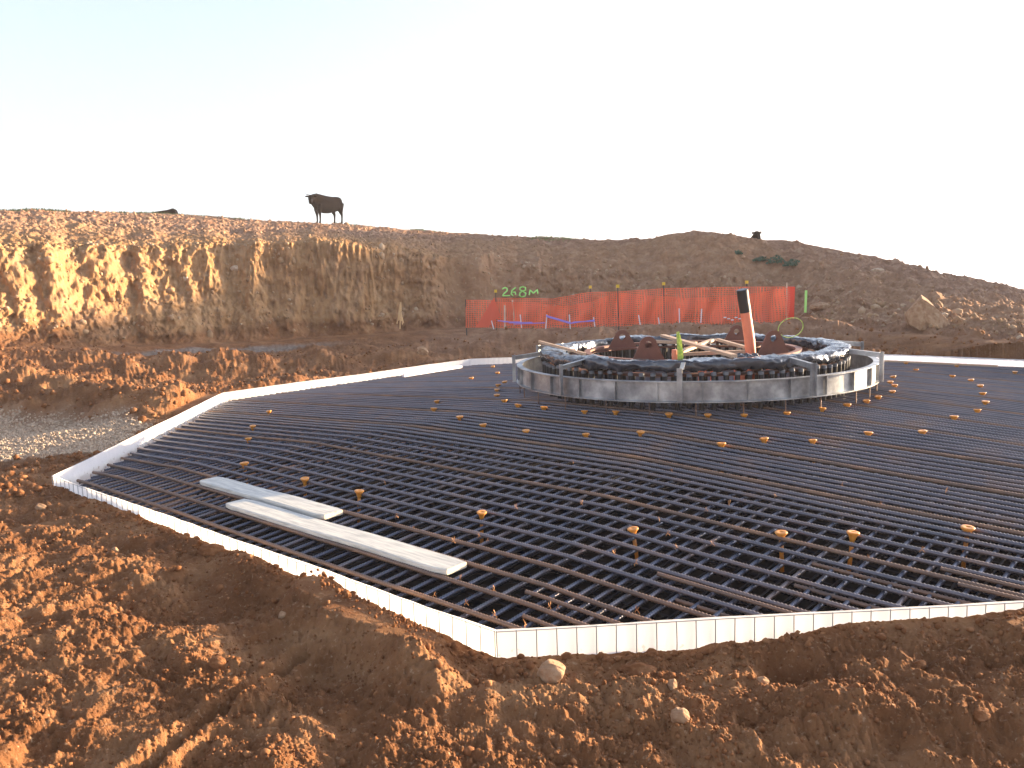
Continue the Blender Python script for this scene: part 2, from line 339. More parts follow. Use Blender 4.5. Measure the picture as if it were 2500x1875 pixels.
def lowz(x, y, detail=True):
    """ground around the foundation, before the bank"""
    x = np.asarray(x, float); y = np.asarray(y, float)
    od = (octd(x, y)-1)*AP                # metres outside the formwork
    az = np.arctan2(x-CAM[0], y-CAM[1]); r = np.hypot(x-CAM[0], y-CAM[1])
    zr = np.interp(az, FOOT[:, 0], CAM[2]+FOOT[:, 1]*FOOT[:, 2])
    ze = np.interp(x, [-7.2, -6., -4.4, -3.3, -2.87, -2, -.6, .3, 3.], [-.10, -.10, -.105, -.12, -.14, -.135, -.11, -.08, -.08])*(1-sm(-2.6, -1.6, y))-.13*sm(-2.6, -1.6, y)
    z = ze-.13*sm(.3, 2.2, od)+np.maximum(zr, 0)*sm(11, 21, r)
    z = z+.05*fbm(x, y, .55, 2, 3)*sm(0, .5, od)-.075*np.clip(x+3.2, -4, 4.)*sm(.3, 2., od)*(1-sm(-4.5, -2, y))
    near = 1-sm(8, 13, r)
    # heaped soil beside the near-left formwork
    for a, b, h, w in ((pxy(560, 1400), pxy(760, 1465), .04, .18), (pxy(760, 1475), pxy(985, 1615), .11, .17), (pxy(985, 1610), pxy(1010, 1660), .05, .16),
                       (pxy(250, 1290), pxy(560, 1400), .03, .2), (pxy(60, 1215), pxy(250, 1290), .03, .25), (pxy(700, 1400), pxy(1180, 1570), .0, .12),
                       (pxy(1560, 1655), pxy(1800, 1660), .02, .14), (pxy(2050, 1560), pxy(2600, 1540), .05, .22), (pxy(1290, 1690), pxy(1380, 1660), .03, .12),
                       (pxy(1780, 1600), pxy(1960, 1590), .05, .14), (pxy(0, 1480), pxy(330, 1400), .05, .2), (pxy(60, 1640), pxy(300, 1560), .04, .16), (pxy(2050, 1720), pxy(2300, 1760), .025, .08)):
        d, t = seg(x, y, a, b); z = z+h*np.exp(-(d/w)**2)
    for a, b, h, w in ((pxy(650, 1590), pxy(830, 1640), .09, .2), (pxy(1900, 1640), pxy(1960, 1650), .10, .09), (pxy(300, 1500), pxy(600, 1500), .05, .2), (pxy(1240, 1500), pxy(1900, 1600), .03, .3)):
        d, t = seg(x, y, a, b); z = z-h*np.exp(-(d/w)**2)
    d, t = seg(x+.012*noise2(x*9, y*9, 5), y, pxy(735, 1590), pxy(330, 1900)); z = z-.10*np.exp(-(d/.028)**2)+.03*np.exp(-((d-.075)/.03)**2)
    # spoil thrown up on the left and beyond the far formwork
    left = sm(-.2, .6, -(x+5.2)*.8-0*y)*sm(1.0, 3., y+4+.2*x)*sm(.15, 1.6, od)
    gv = in_poly(x, y, GR_C, .35)
    z = z+left*(1-gv)*(.08*bill(x, y, .75, 2, 11)+.03*bill(x, y, 6., 3, 12)+.10)
    for a, b, h, w in ((pxy(0, 960, 0), pxy(330, 985, 0), .28, .9), (pxy(330, 900, .1), pxy(980, 850, .1), .30, .9), (pxy(440, 985, 0), pxy(700, 925, 0), .16, .45), (pxy(0, 890, .1), pxy(500, 880, .1), .2, 1.)):
        d, t = seg(x, y, a, b); z = z+h*np.exp(-(d/w)**2)*(1+.35*fbm(x, y, 1.2, 2, 31))*(1-gv)
    ridge = np.exp(-((r-21.6-.5*noise2(az*9, 0*az, 9))/1.25)**2)*sm(-.16, -.02, az)*(1-sm(.62, .8, az))
    z = z+ridge*(.47+.16*fbm(x, y, .7, 2, 41))
    z = z+.10*sm(.1, 1.2, od)*sm(4.5, 8, y)*sm(-3, 1, x)
    # roughness
    if detail:
        rough = (1-.75*gv)*(1-.9*roadm(az, r))
        edge = .35+.65*sm(.0, .25, od)
        z = z+rough*edge*(.030*bill(x, y, 1.7, 2, 20)+(.019+.01*sm(9, 14, r))*bill(x, y, 4.6, 2, 21)+.015*bill(x, y, 11., 2, 22)*sm(-.3, .3, noise2(x*1.9, y*1.9, 26)+.25)+(.0095*bill(x, y, 24., 2, 25)+.003*fbm(x, y, 50, 1, 28))*(.4+.6*sm(-.25, .3, noise2(x*2.9, y*2.9, 27)))+.004*bill(x, y, 62., 1, 23)*(1-sm(6, 10, r))+.003*fbm(x, y, 80., 1, 24))
        z = z+rough*.02*sm(.12, .5, noise2(x*2.3, y*2.3, 50))*edge
    return z
def height(x, y, detail=True, full=False):
    x = np.asarray(x, float); y = np.asarray(y, float)
    az = np.arctan2(x-CAM[0], y-CAM[1]); r = np.hypot(x-CAM[0], y-CAM[1])
    rf, re, ze, rc, zc, ZF = prof(az)
    wob = (.35*fbm(x, y, .35, 2, 61)+.22*fbm(az*26, r*.15, 1.2, 3, 62))
    rr = r+wob*(1-sm(-.0, 4, r-re))
    t = np.clip((rr-rf)/(re-rf), 0, 1)
    steep = 1-sm(-.02, .25, az)            # a cut face on the left, an earth slope on the right
    face = steep*(.28*sm(0, .45, t)+.62*sm(.30, .9, t)+.10*sm(.6, 1, t)**.7)+(1-steep)*t
    z = ZF+(ze-ZF)*face
    t2 = np.clip((r-re)/(rc-re), 0, 1); z = z+(zc-ze)*(.30*t2+.70*np.sin(t2*math.pi/2))*(r > re)
    back = np.maximum(r-rc, 0); z = z-back*.10-.012*back**2*(back < 20)-(back >= 20)*(4.8+(back-20)*.35)
    z = np.maximum(z, -60)
    lz = lowz(x, y, detail)
    w = sm(-2.2, .0, rr-rf); zz = lz*(1-w)+np.maximum(z, ZF-.05)*w
    zz = np.where(rr > rf, z+(lz*(1-w)), zz)
    if detail:
        b = sm(.0, .5, r-rf)*(1-sm(0, 12, r-rc)); cw = sm(0, 1, (re-r)/1.5)
        crestdamp = 1-.75*sm(.82, 1, t2)
        zz = zz+b*crestdamp*((.05+.07*sm(0, .3, az))*bill(x, y, .9, 3, 71)+.045*bill(x, y, 4, 2, 72)+.03*bill(x, y, 9, 2, 73))
    if full: return zz, rf, re, rc, rr, t, steep
    return zz
def gz(x, y): return float(height(np.array([x]), np.array([y]))[0])

A0 = YAW
inner = np.linspace(-rad(35), rad(35), 1150)
outl = np.linspace(-math.pi, -rad(35), 170)[:-1]; outr = np.linspace(rad(35), math.pi, 170)[1:]
AZ = np.concatenate([outl, inner, outr])+A0
def wrap(a): return (a+math.pi) % (2*math.pi)-math.pi
azw = wrap(AZ)
rf, re_, ze_, rc_, zc_, _ = prof(azw)
back_m = 1-sm(rad(60), rad(100), np.abs(AZ-A0))
rows = []
N1 = 640
for i in range(N1):                        # near ground: even steps in 1/r, blended with log
    t = i/(N1-1); r0 = .35; rend = rf-1.0
    inv = 1/(1/2.2+(1/rend-1/2.2)*t)
    lg = np.exp(math.log(2.2)+(np.log(rend)-math.log(2.2))*t)
    rows.append(.62*inv+.38*lg)
rows = [r0*np.ones_like(AZ)+(2.2-r0)*k/8 for k in range(8)]+rows
N2 = 130
for i in range(1, N2): rows.append(rf-1.0+(re_-rf+1.8)*i/(N2-1))
N3 = 150
for i in range(1, N3): rows.append(re_+.8+(rc_-re_-.8+1.0)*(i/(N3-1)))
for k in range(1, 60): rows.append(rc_+1.0+.6*k+.0045*k**2.6)
RR = np.array(rows)
AA = np.broadcast_to(AZ, RR.shape)
GX = CAM[0]+RR*np.sin(AA); GY = CAM[1]+RR*np.cos(AA)
GZ, rf2, re2, rc2, rr2, tt, steep = height(GX, GY, True, True)
# behind and beside the camera: plain rough ground, no bank
flat = sm(rad(62), rad(95), np.abs(wrap(AA-A0)))
lowonly = lowz(GX, GY, True)-.02*np.maximum(RR-12, 0)
# the hill off to the right of the view that shades the cutting
px_, py_ = GX, GY-7.67; q_ = -px_*SV+py_*SU; p_ = px_*SU+py_*SV
_T = math.tan(rad(SUN_EL)); HC = [(0, 0, -3.6), (2.45, .12, -6.9), (5.53, .45, -12.2), (7.18, .78, -10.6), (8.89, 1.14, -8.5), (9.81, 1.19, -7.2), (10.91, 1.7, -4.8), (11.81, 2.74, -2.3)]
hq = [-4, -2, -.6]+[c[0] for c in HC]+[13.5, 17, 19, 22]; hh = [c[1]+_T*(60-c[2]) for c in HC]; hh = [-6, 2, hh[0]-1.]+hh+[hh[-1]+.8, hh[-1]+1, hh[-1]-2, -4]
hillz = np.interp(q_, hq, hh)
hillz = (hillz+6)*np.exp(-(np.abs(p_-60)/8.)**3)-6+.3*fbm(GX, GY, .25, 3, 88)*0
GZ = GZ*(1-flat)+lowonly*flat
GZ = np.maximum(GZ, np.where(p_ > 48, hillz, -99))
# gouges and scooped hollows on the cut face: push it back and forth horizontally
fw = np.clip(np.minimum(tt/.12, (1-tt)/.12), 0, 1)*(RR > rf2-.5)*(RR < re2+.5)*(1-flat)
mk = sm(-.085, -.06, AA-A0)*(1-sm(.0, .03, AA-A0))
ar = AA*RR; midm = sm(-.36, -.28, AA)*(1-sm(-.12, -.04, AA)); hi = sm(.35, .6, tt)
push = fw*(1-.85*mk)*(.11*fbm(ar*.9, GZ*.9, 1., 3, 90)+.13*bill(ar*.9, GZ*1.0+.3*ar, 1., 3, 91)*steep*(1-.5*midm)+.10*bill(ar*2.6, GZ*2.4, 1., 3, 92)*(1-.4*midm)+.075*bill(ar*5.5, GZ*1.1, 1., 2, 93)*steep*midm*hi+.05*bill(ar*6.5, GZ*6, 1., 2, 94))
GX = GX+push*np.sin(AA); GY = GY+push*np.cos(AA)
# snap the mesh to the formwork and cut out the pit
OD = octd(GX, GY); nr, nc = RR.shape
inside = OD < 1.0012
idx = np.arange(nr*nc).reshape(nr, nc)
nxt = np.roll(idx, -1, axis=1)
quads = np.stack([idx[:-1], idx[1:], nxt[1:], nxt[:-1]], -1).reshape(-1, 4)
ins = inside.ravel()
keep = ~(ins[quads].all(axis=1)); quads = quads[keep]
sc = np.where(inside, 1.0012/np.maximum(OD, .2), 1.0)
GX = GX*sc; GY = GY*sc
GZ = np.where(inside, np.minimum(lowz(GX, GY, True), -.03), GZ)
GZ = np.where((OD < 1.05), np.minimum(GZ, -.035), GZ)
V = np.stack([GX, GY, GZ], -1).reshape(-1, 3)
used = np.zeros(len(V), bool); used[quads.ravel()] = True
remap = np.cumsum(used)-1; V2 = V[used]; Q2 = remap[quads]
me = npmesh('ground', V2, Q2[:, ::-1], smooth=False)
bankw = (sm(.14, .34, tt+.09*fbm(AA*RR, GZ*2, .7, 3, 89))*(1-flat)).ravel()
topw = (sm(-.6, 4.5, RR-re2+1.3*fbm(GX, GY, .5, 3, 95))*(1-flat)).ravel()
topw = np.maximum(topw, (sm(.05, .45, AA)*sm(-1, 1.5, RR-rf2)*.75*(1-flat)).ravel())
topw = np.maximum(topw, (sm(19., 21.5, RR)*sm(-.12, .05, AA)*.6*(1-flat)).ravel())
roadw = (roadm(wrap(AA), RR)*(1-flat)).ravel()
grw = in_poly(GX, GY, GR_C, .3).ravel()
turfw = (sm(-.5, -.1, RR-rc2)*.7*(1-flat)*(1-sm(-.05, .05, AA))*sm(.0, .25, noise2(GX*.8, GY*.8, 98))).ravel()
for nm, w in (('bank', bankw), ('topsoil', topw), ('road', roadw), ('gravel', grw), ('turf', turfw)):
    a = me.attributes.new(nm, 'FLOAT', 'POINT'); a.data.foreach_set('value', np.ascontiguousarray(w[used], np.float32))
tag(mkobj('ground', me, M['soil']), kind='structure')
# pit floor
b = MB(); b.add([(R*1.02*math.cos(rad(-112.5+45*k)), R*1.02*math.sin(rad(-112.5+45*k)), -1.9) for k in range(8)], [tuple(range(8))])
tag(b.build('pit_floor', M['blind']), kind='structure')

# ================================================================ FORMWORK (white film on a wire mesh)
VTX = [(R*math.cos(rad(-112.5-45*k)), R*math.sin(rad(-112.5-45*k))) for k in range(8)]   # E A B C D F G H
PANEL = ['white film formwork panel along the near left edge, glowing beside heaped soil', 'white film formwork panel on the left, running away from the sharp near left corner',
         'sunlit white film formwork panel at the back left, beside lumpy brown spoil', 'bluish shaded film formwork panel behind the steel ring at the back',
         'bright white film formwork panel along the back right edge', 'white film formwork panel at the far right, past the frame edge',
         'white film formwork panel at the lower right, past the frame edge', 'white film formwork panel along the near right edge with upright wires showing']
for k in range(8):
    a = Vector((*VTX[k], 0)); c_ = Vector((*VTX[(k+1) % 8], 0)); d = (c_-a); Ln = d.length; d.normalize(); nrm = Vector((d.y, -d.x, 0))
    if nrm.dot(a) < 0: nrm = -nrm
    root = empty('formwork_panel', ((a+c_)/2), PANEL[k], 'formwork', 'white film formwork panels round the foundation')
    mid = (a+c_)/2
    pitch = .10; nw = int(Ln/pitch); sub = 5; cols = nw*sub+1; zsN = 12
    tx = np.linspace(0, Ln, cols); V = []; 
    for j in range(zsN+1):
        z = -1.88+1.88*(j/zsN)**.35 if j < zsN else 0.
        ph = (tx/ (Ln/nw)) % 1
        bulge = .004*np.sin(math.pi*ph)**1.0*(0 if j == zsN else 1)+.012*noise2(tx*.9, tx*0+z*1.5, 100+k)+.004*noise2(tx*7, tx*0+z*9, 140+k)
        topw_ = .010*noise2(tx*.5, tx*0, 110+k)+.004*noise2(tx*3., tx*0, 120+k)
        endf = np.minimum(1, np.minimum(tx, Ln-tx)/.3)
        P = np.array(a-mid)[None, :]+np.outer(tx, np.array(d))+np.outer(bulge*endf, np.array(nrm)); P[:, 2] += z+topw_*endf*(1+z)
        V.append(P)
    V = np.concatenate(V); ii = np.arange((zsN+1)*cols).reshape(zsN+1, cols)
    Q = np.stack([ii[:-1, :-1], ii[:-1, 1:], ii[1:, 1:], ii[1:, :-1]], -1).reshape(-1, 4)
    mkobj('film', npmesh('film', V, Q, True), M['film'], root)
    w = MB()
    for i in range(nw+1):
        t = i*Ln/nw; wob = .006*float(noise2(np.array([t*3.]), np.array([k*5.]), 130)[0])
        p = a-mid+d*t
        w.tube([p+nrm*(.010+wob*.3)+Vector((0, 0, -.3)), p+nrm*.011+d*wob+Vector((0, 0, -.12)), p+nrm*.010+d*wob*.4+Vector((0, 0, -.004))], .0028, 5)
    for zz in (-.006, -.20):
        w.tube([a-mid+d*(Ln*i/24)+nrm*.013+Vector((0, 0, zz+.010*float(noise2(np.array([Ln*i/24*.5]), np.array([0.]), 110+k)[0]))) for i in range(25)], .0025, 4)
    w.build('wire_mesh', M['wire'], root)

# ================================================================ REINFORCEMENT
DIA = .026
def bar_mesh(p0, p1, zoff, dia, jitter, ribs=True, sag=0.):
    p0 = np.array(p0, float); p1 = np.array(p1, float); Ln = np.linalg.norm(p1-p0); d = (p1-p0)/Ln
    # adaptive stations: fine ribs close to the camera, coarse far away
    st = [0.]; t = 0.
    while t < Ln:
        q = p0+d*t; dist = math.hypot(q[0]-CAM[0], q[1]-CAM[1])
        step = .0075 if (ribs and dist < 7.6) else (.010 if ribs and dist < 10 else .12)
        t += step; st.append(min(t, Ln))
    st = np.array(st); n = 8 if ribs else 5
    P = p0[None, :]+np.outer(st, d)
    z = mat_z(P[:, 0], P[:, 1])
    ker = z
    P3 = np.stack([P[:, 0], P[:, 1], ker+zoff-dia/2], -1)
    lat = np.array([-d[1], d[0], 0.])
    P3[:, 2] += .005*noise2(st*.8+jitter, st*0, 7)+.003*noise2(st*.25+jitter, st*0, 8)
    P3 = P3+np.outer(.008*noise2(st*.35+jitter*3, st*0, 9), lat)
    k = np.arange(len(st)); rib = np.where((k % 3 == 0), 1.24, .97) if ribs else np.ones(len(st))
    gap = np.diff(st, append=st[-1]+.1); rib = np.where(gap < .05, rib, 1.05)
    rr = dia/2*rib
    ang = np.arange(n)*2*math.pi/n+.3
    up = np.array([0, 0, 1.])
    V = P3[:, None, :]+rr[:, None, None]*(np.cos(ang)[None, :, None]*lat[None, None, :]+np.sin(ang)[None, :, None]*up[None, None, :])
    N = len(st); V = V.reshape(-1, 3); ii = np.arange(N*n).reshape(N, n); nx = np.roll(ii, -1, axis=1)
    Q = np.stack([ii[:-1], nx[:-1], nx[1:], ii[1:]], -1).reshape(-1, 4)
    return V, Q
def chord(s, ang, lim):                    # the chord of the octagon at signed offset s from its centre
    d = np.array([math.cos(ang), math.sin(ang)]); n = np.array([-math.sin(ang), math.cos(ang)]); t0, t1 = -99, 99
    for a in NRM:
        m_ = np.array([math.cos(a), math.sin(a)]); den = m_@d; c0 = lim-(m_@n)*s
        if abs(den) < 1e-9:
            if c0 < 0: return None
        elif den > 0: t1 = min(t1, c0/den)
        else: t0 = max(t0, c0/den)
    if t1-t0 < .25: return None
    return n*s+d*t0, n*s+d*t1
S_top = [-.886, -.853, -.820, -.787, -.7625, -.738, -.7135, -.689, -.665, -.641, -.617, -.593, -.569, -.545, -.525]
S_top = S_top+[-.5085+.0155*i for i in range(66)]
S_top = S_top+[.525+.0245*i for i in range(10)]+[.79, .82, .853, .886]
LB = {'edge': 'outermost ribbed rusty bar of the top layer nearest the near left film', 'wide': 'ribbed steel bar of the widely spaced top layer on the near left side', 'dense': 'ribbed steel bar in the closely packed band of the top layer',
      'farwide': 'ribbed steel bar of the widely spaced top layer at the back right side', 'cross': 'ribbed bar of the second layer, crossing just beneath the top bars', 'low': 'dark bar of the lower mat, deep in the pit under the top bars'}
PIERR = 2.05
lo = 0
bars = []
for i, s in enumerate(S_top):
    s2 = s*R+random.uniform(-.006, .006); c_ = chord(s2, rad(-45), AP-.07-random.uniform(0, .05))
    if c_ is None: continue
    bars.append((c_, 0., i))
    key = 'edge' if i == 0 else 'wide' if s < -.51 else 'farwide' if s > .515 else 'dense'
    V, Q = bar_mesh(c_[0], c_[1], 0., DIA*(1.2 if key == 'dense' else 1.04), i*3.7)
    me = npmesh('rebar', V, Q, False)
    o = mkobj('rebar', me, M['rebar_rust'] if (i in (0, 1, 2) or i % 7 == 3) else M['rebar'])
    tag(o, LB[key], 'rebar', {'edge': None, 'wide': 'widely spaced top bars on the near side', 'dense': 'closely packed top bars', 'farwide': 'widely spaced top bars on the far side'}[key])
# short lap bars lying beside the top bars near the right hand film
for i, (s, ln, dz_) in enumerate(((-.842, .9, 0), (-.776, .7, -.03), (-.752, 1.1, 0), (-.700, .8, -.02), (-.652, 1.2, -.02), (-.606, .9, 0), (-.581, .7, -.03), (-.531, 1.0, 0), (-.872, .5, -.01), (-.628, .6, 0))):
    c_ = chord(s*R+.035, rad(-45), AP-.08)
    d_ = (c_[1]-c_[0])/np.linalg.norm(c_[1]-c_[0]); V, Q = bar_mesh(c_[1]-d_*ln, c_[1]+d_*.0, dz_, DIA*.9, i*7.7+9)
    tag(mkobj('rebar', npmesh('rebar', V, Q, False), M['rebar_rust']), 'short rusty lap bar lying close beside a longer top bar near the right hand film', 'rebar', 'short lap bars near the right hand film')
# second layer
sc_ = []; s = -.89
while s < .89:
    sc_.append(s); s += .0168*(1+.12*math.sin(s*37))
for i, s in enumerate(sc_):
    c_ = chord(s*R+random.uniform(-.012, .012), rad(45.5), AP-.06-random.uniform(0, .06))
    if c_ is None: continue
    V, Q = bar_mesh(c_[0], c_[1], -DIA-.002, DIA*.96, i*5.1+50)
    tag(mkobj('rebar', npmesh('rebar', V, Q, True), M['rebar_blue'] if i % 5 else M['rebar']), LB['cross'], 'rebar', 'second layer bars crossing beneath the top bars')
cnt = len(S_top)+len(sc_)+10
LB['third'] = 'ribbed bar of the third layer, lower in the gaps between the crossing bars'
# lower mat
Vs, Qs, off = [], [], 0; indiv = 0
low = []
for i in range(70):
    s = -.9+1.8*i/69
    c_ = chord(s*R, rad(-45), AP-.1)
    if c_ is not None: low.append((c_, -1.05, i))
for i in range(70):
    s = -.9+1.8*i/69
    c_ = chord(s*R, rad(45), AP-.1)
    if c_ is not None: low.append((c_, -1.02, i))
low.sort(key=lambda b_: min(np.hypot(*(b_[0][0]+(b_[0][1]-b_[0][0])*t-CAM[:2])) for t in np.linspace(0, 1, 9)))
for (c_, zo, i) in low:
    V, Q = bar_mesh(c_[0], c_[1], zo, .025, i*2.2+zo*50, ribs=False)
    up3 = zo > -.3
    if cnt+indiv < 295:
        tag(mkobj('rebar', npmesh('rebar', V, Q, True), M['rebar_pit_shade']), LB['third' if up3 else 'low'], 'rebar', 'third layer bars in the gaps' if up3 else 'lower mat bars in the pit'); indiv += 1
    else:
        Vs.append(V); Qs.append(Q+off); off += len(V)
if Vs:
    tag(mkobj('rebar_mat', npmesh('rebar_mat', np.concatenate(Vs), np.concatenate(Qs), True), M['rebar_pit_shade']), 'rest of the dark lower bars deep under the mat', 'rebar', kind='stuff')

# orange-capped chair posts
CAPS = [(656, 1002), (617, 1038), (606, 1068), (596, 1128), (744, 1166), (877, 1196), (1176, 1248), (1545, 1288), (1907, 1297), (2083, 1297), (2363, 1285),
        (1066, 977), (1059, 995), (1122, 1015), (1179, 1034), (1284, 1049), (1430, 1057), (1564, 1052), (1761, 1080), (1865, 1068), (1984, 1072), (2120, 1053), (2252, 1050),
        (1232, 930), (1216, 937), (1213, 949), (1213, 962), (1231, 975), (1265, 986), (1328, 992), (1427, 1001), (1503, 1002), (1633, 1008), (1728, 1010), (1817, 1010), (1921, 1005), (2008, 994), (2068, 985), (2115, 976), (2144, 966), (2178, 953), (2184, 938), (2173, 930), (2180, 917),
        (1203, 893), (1214, 908), (1150, 921), (2236, 900), (2212, 884), (2336, 891), (2325, 915), (2370, 925), (2393, 939), (2399, 957), (2406, 978), (2386, 998), (2329, 1014), (2478, 906)]
protoC = None
for i, (u, v) in enumerate(CAPS):
    q = at_mat(u, v, .028)
    near = math.hypot(q[0]-CAM[0], q[1]-CAM[1]) < 8.5
    lab = 'orange mushroom-headed spacer post in the %s' % ('open grid of bars near the film' if near else 'farther bars towards the steel ring')
    grp = 'near orange spacer posts in the open grid' if near else 'far orange spacer posts in the dense bars'
    if protoC is None:
        protoC = empty('spacer_post', (0, 0, 0), lab, 'spacer post', grp)
        b = MB(); b.lathe([(.014, -.085), (.020, -.06), (.030, -.028), (.046, -.010), (.048, .0), (.045, .003), (.016, .003), (.012, -.004)], 18); b.build('cap', M['cap'], protoC, True)
        b = MB(); b.lathe([(.016, -.32), (.016, -.06)], 12); b.build('post', M['cap'], protoC, True)
        o = protoC
    else:
        o = protoC.copy(); COL.objects.link(o)
        for ch in protoC.children:
            c2 = ch.copy(); COL.objects.link(c2); c2.parent = o
    o['label'] = lab; o['group'] = grp
    o.location = (q[0], q[1], q[2]-.006); s_ = random.uniform(.80, .92); o.scale = (s_, s_, s_); o.rotation_euler = (random.uniform(-.12, .12), random.uniform(-.12, .12), random.uniform(0, 6))

# wire ties at crossings
tp = None
TIES = [(1108, 1323), (1124, 1412), (1206, 1443), (1342, 1482), (1361, 1485), (1555, 1492), (1780, 1232), (1725, 1246), (1893, 1212), (1630, 1305), (1500, 1353), (1552, 1377), (1138, 1474), (1208, 1505), (1283, 1527), (1060, 1455), (1652, 1337), (2055, 1186),
        (1170, 1310), (968, 1262), (1010, 1290), (1190, 1320), (940, 1180), (1260, 1240), (1420, 1230), (1610, 1270), (1740, 1330), (2120, 1360), (2250, 1345), (2150, 1230), (2310, 1200), (1400, 1130), (1640, 1150), (820, 1255)]
for i, (u, v) in enumerate(TIES):
    q = at_mat(u, v, .0)
    if tp is None:
        b = MB(); b.tube([(-.02, 0, -.012), (-.012, .004, .004), (0, 0, .006), (.01, -.004, .002), (.014, 0, -.012)], .0022, 5)
        b.tube([(0, 0, .004), (.004, .006, .022), (-.003, .012, .040)], .0022, 5); b.tube([(0, 0, .004), (-.008, -.003, .018), (-.016, .004, .030)], .002, 5)
        o = tp = b.build('tie_wire', M['tie'])
    else:
        o = tp.copy(); COL.objects.link(o)
    o.location = (q[0], q[1], q[2]); o.rotation_euler = (0, 0, random.uniform(0, 6)); s_ = random.uniform(.55, .95); o.scale = (s_, s_, s_)
    tag(o, 'twisted rusty tie wire knotted on a bar crossing', 'tie wire', 'twisted tie wires on the bars')
# scaffold boards
def board(p, q, w, th, label):
    p = Vector(p); q = Vector(q); d = q-p; Ln = d.length
    root = empty('scaffold_board', (p+q)/2, label, 'board')
    root.rotation_euler = d.to_track_quat('X', 'Z').to_euler()
    n = 24; V = []; F = []
    sec = [(-w/2, -th/2+.006), (-w/2+.006, -th/2), (w/2-.006, -th/2), (w/2, -th/2+.006), (w/2, th/2-.007), (w/2-.008, th/2), (-w/2+.008, th/2), (-w/2, th/2-.007)]
    for i in range(n+1):
        x = -Ln/2+Ln*i/n; e = min(x+Ln/2, Ln/2-x); pin = 1-.18*max(0, 1-e/.035)
        for (yy, zz) in sec: V.append((x, yy*pin, zz+.003*math.sin(i*.5)))
    for i in range(n):
        for k in range(8): F.append((i*8+k, i*8+(k+1) % 8, (i+1)*8+(k+1) % 8, (i+1)*8+k))
    F.append(tuple(range(8))[::-1]); b = MB(); b.add(V, F); b.build('plank', M['board'], root)
    b = MB(); x = Ln/2+.0015; b.add([(x, yy*.815, zz*.97) for yy, zz in sec]+[(x-.006, yy*.815, zz*.97) for yy, zz in sec], [tuple(range(8)), tuple(range(8, 16))[::-1]]+[(k, k+8, (k+1) % 8+8, (k+1) % 8) for k in range(8)]); b.build('sawn_end', M['cut'], root)
dB = np.array([math.cos(rad(-45)), math.sin(rad(-45))]); nB = np.array([-math.sin(rad(-45)), math.cos(rad(-45))])
for (s, uv0, uv1, lab) in ((-.8365, (601, 1221), (1123, 1385), 'longer weathered grey scaffold board lying on the bars, nearest the film'),
                           (-.8035, (541, 1165), (829, 1252), 'shorter weathered grey scaffold board behind the longer one on the bars')):
    t0 = at_mat(*uv0)[:2]@dB; t1 = at_mat(*uv1)[:2]@dB; p = nB*s*R+dB*t0; q = nB*s*R+dB*t1
    board((*p, float(mat_z(*p))+.004), (*q, float(mat_z(*q))+.004), .216, .040, lab)
# pale laths lying by the far formwork
b = MB(); b.beam(at_mat(985, 917, .05), at_mat(1126, 895, .05), .05, .05); tag(b.build('lath', M['white']), 'short white lath lying by the back left film', 'lath')
b = MB(); b.beam(at_mat(2160, 881, .03), at_mat(2436, 894, .03), .04, .03); tag(b.build('lath', M['wood']), 'long pale lath lying inside the back right film', 'lath')

# ================================================================ PEDESTAL RING FORM
RO, ZB, ZT = .304*R, .335, .5625
ring = empty('ring_form', (0, 0, ZB), 'grey steel ring shutter with channel flanges standing round the anchor cage', 'steel ring')
n = 180; prof_ = [(RO-.055, 0), (RO+.03, 0), (RO+.03, .012), (RO-.018, .014), (RO-.018, ZT-ZB-.012), (RO+.02, ZT-ZB-.010), (RO+.02, ZT-ZB), (RO-.055, ZT-ZB), (RO-.055, ZT-ZB-.008), (RO-.026, ZT-ZB-.012), (RO-.026, .014), (RO-.055, .012)]
V = []; F = []
for i in range(n):
    t = 2*math.pi*i/n; dz = 0
    for (r_, z) in prof_: V.append((r_*math.cos(t), r_*math.sin(t), z+dz))
m_ = len(prof_)
for i in range(n):
    for k in range(m_): F.append((i*m_+k, ((i+1) % n)*m_+k, ((i+1) % n)*m_+(k+1) % m_, i*m_+(k+1) % m_))
b = MB(); b.add(V, F); b.build('channel', M['galv'], ring)
for i in range(30):
    t = rad(-108+6+12*i); c_, s_ = math.cos(t), math.sin(t)
    b = MB(); b.box(((RO+.0)*c_, (RO+.0)*s_, (ZT-ZB)/2), (.034, .008, ZT-ZB-.026), Matrix.Rotation(t, 3, 'Z')); b.build('stiffener', M['galv'], ring)
for i in range(10):
    t = rad(-108+36*i); c_, s_ = math.cos(t), math.sin(t); rot = Matrix.Rotation(t, 3, 'Z')
    b = MB(); hz = .69-ZB+.02
    b.box(((RO+.046)*c_, (RO+.046)*s_, hz/2+.01), (.006, .058, hz-.02), rot)
    ox, oy = -s_*.027, c_*.027
    b.box(((RO+.068)*c_+ox, (RO+.068)*s_+oy, hz/2+.01), (.038, .006, hz-.02), rot)
    br = b.build('bracket', M['galv'], ring)
    b = MB(); top = .69-ZB; L0 = RO+.042; L1 = RO-.36; zi = top+.045
    b.beam((L0*c_, L0*s_, top-.02), (L1*c_, L1*s_, zi-.02), .006, .052)
    b.beam((L0*c_-s_*.022, L0*s_+c_*.022, top+.008), (L1*c_-s_*.022, L1*s_+c_*.022, zi+.008), .045, .005)
    b.build('arm', M['galv'], br)
for i in range(28):
    t = rad(-105+360/28*i+random.uniform(-2, 2)); r_ = RO-.01; zb = float(mat_z(r_*math.cos(t), r_*math.sin(t)))-ZB-.02
    b = MB(); b.tube([(r_*math.cos(t), r_*math.sin(t), zb), (r_*math.cos(t), r_*math.sin(t), .005)], .007, 6); b.build('support_pin', M['rebar_rust'], ring)

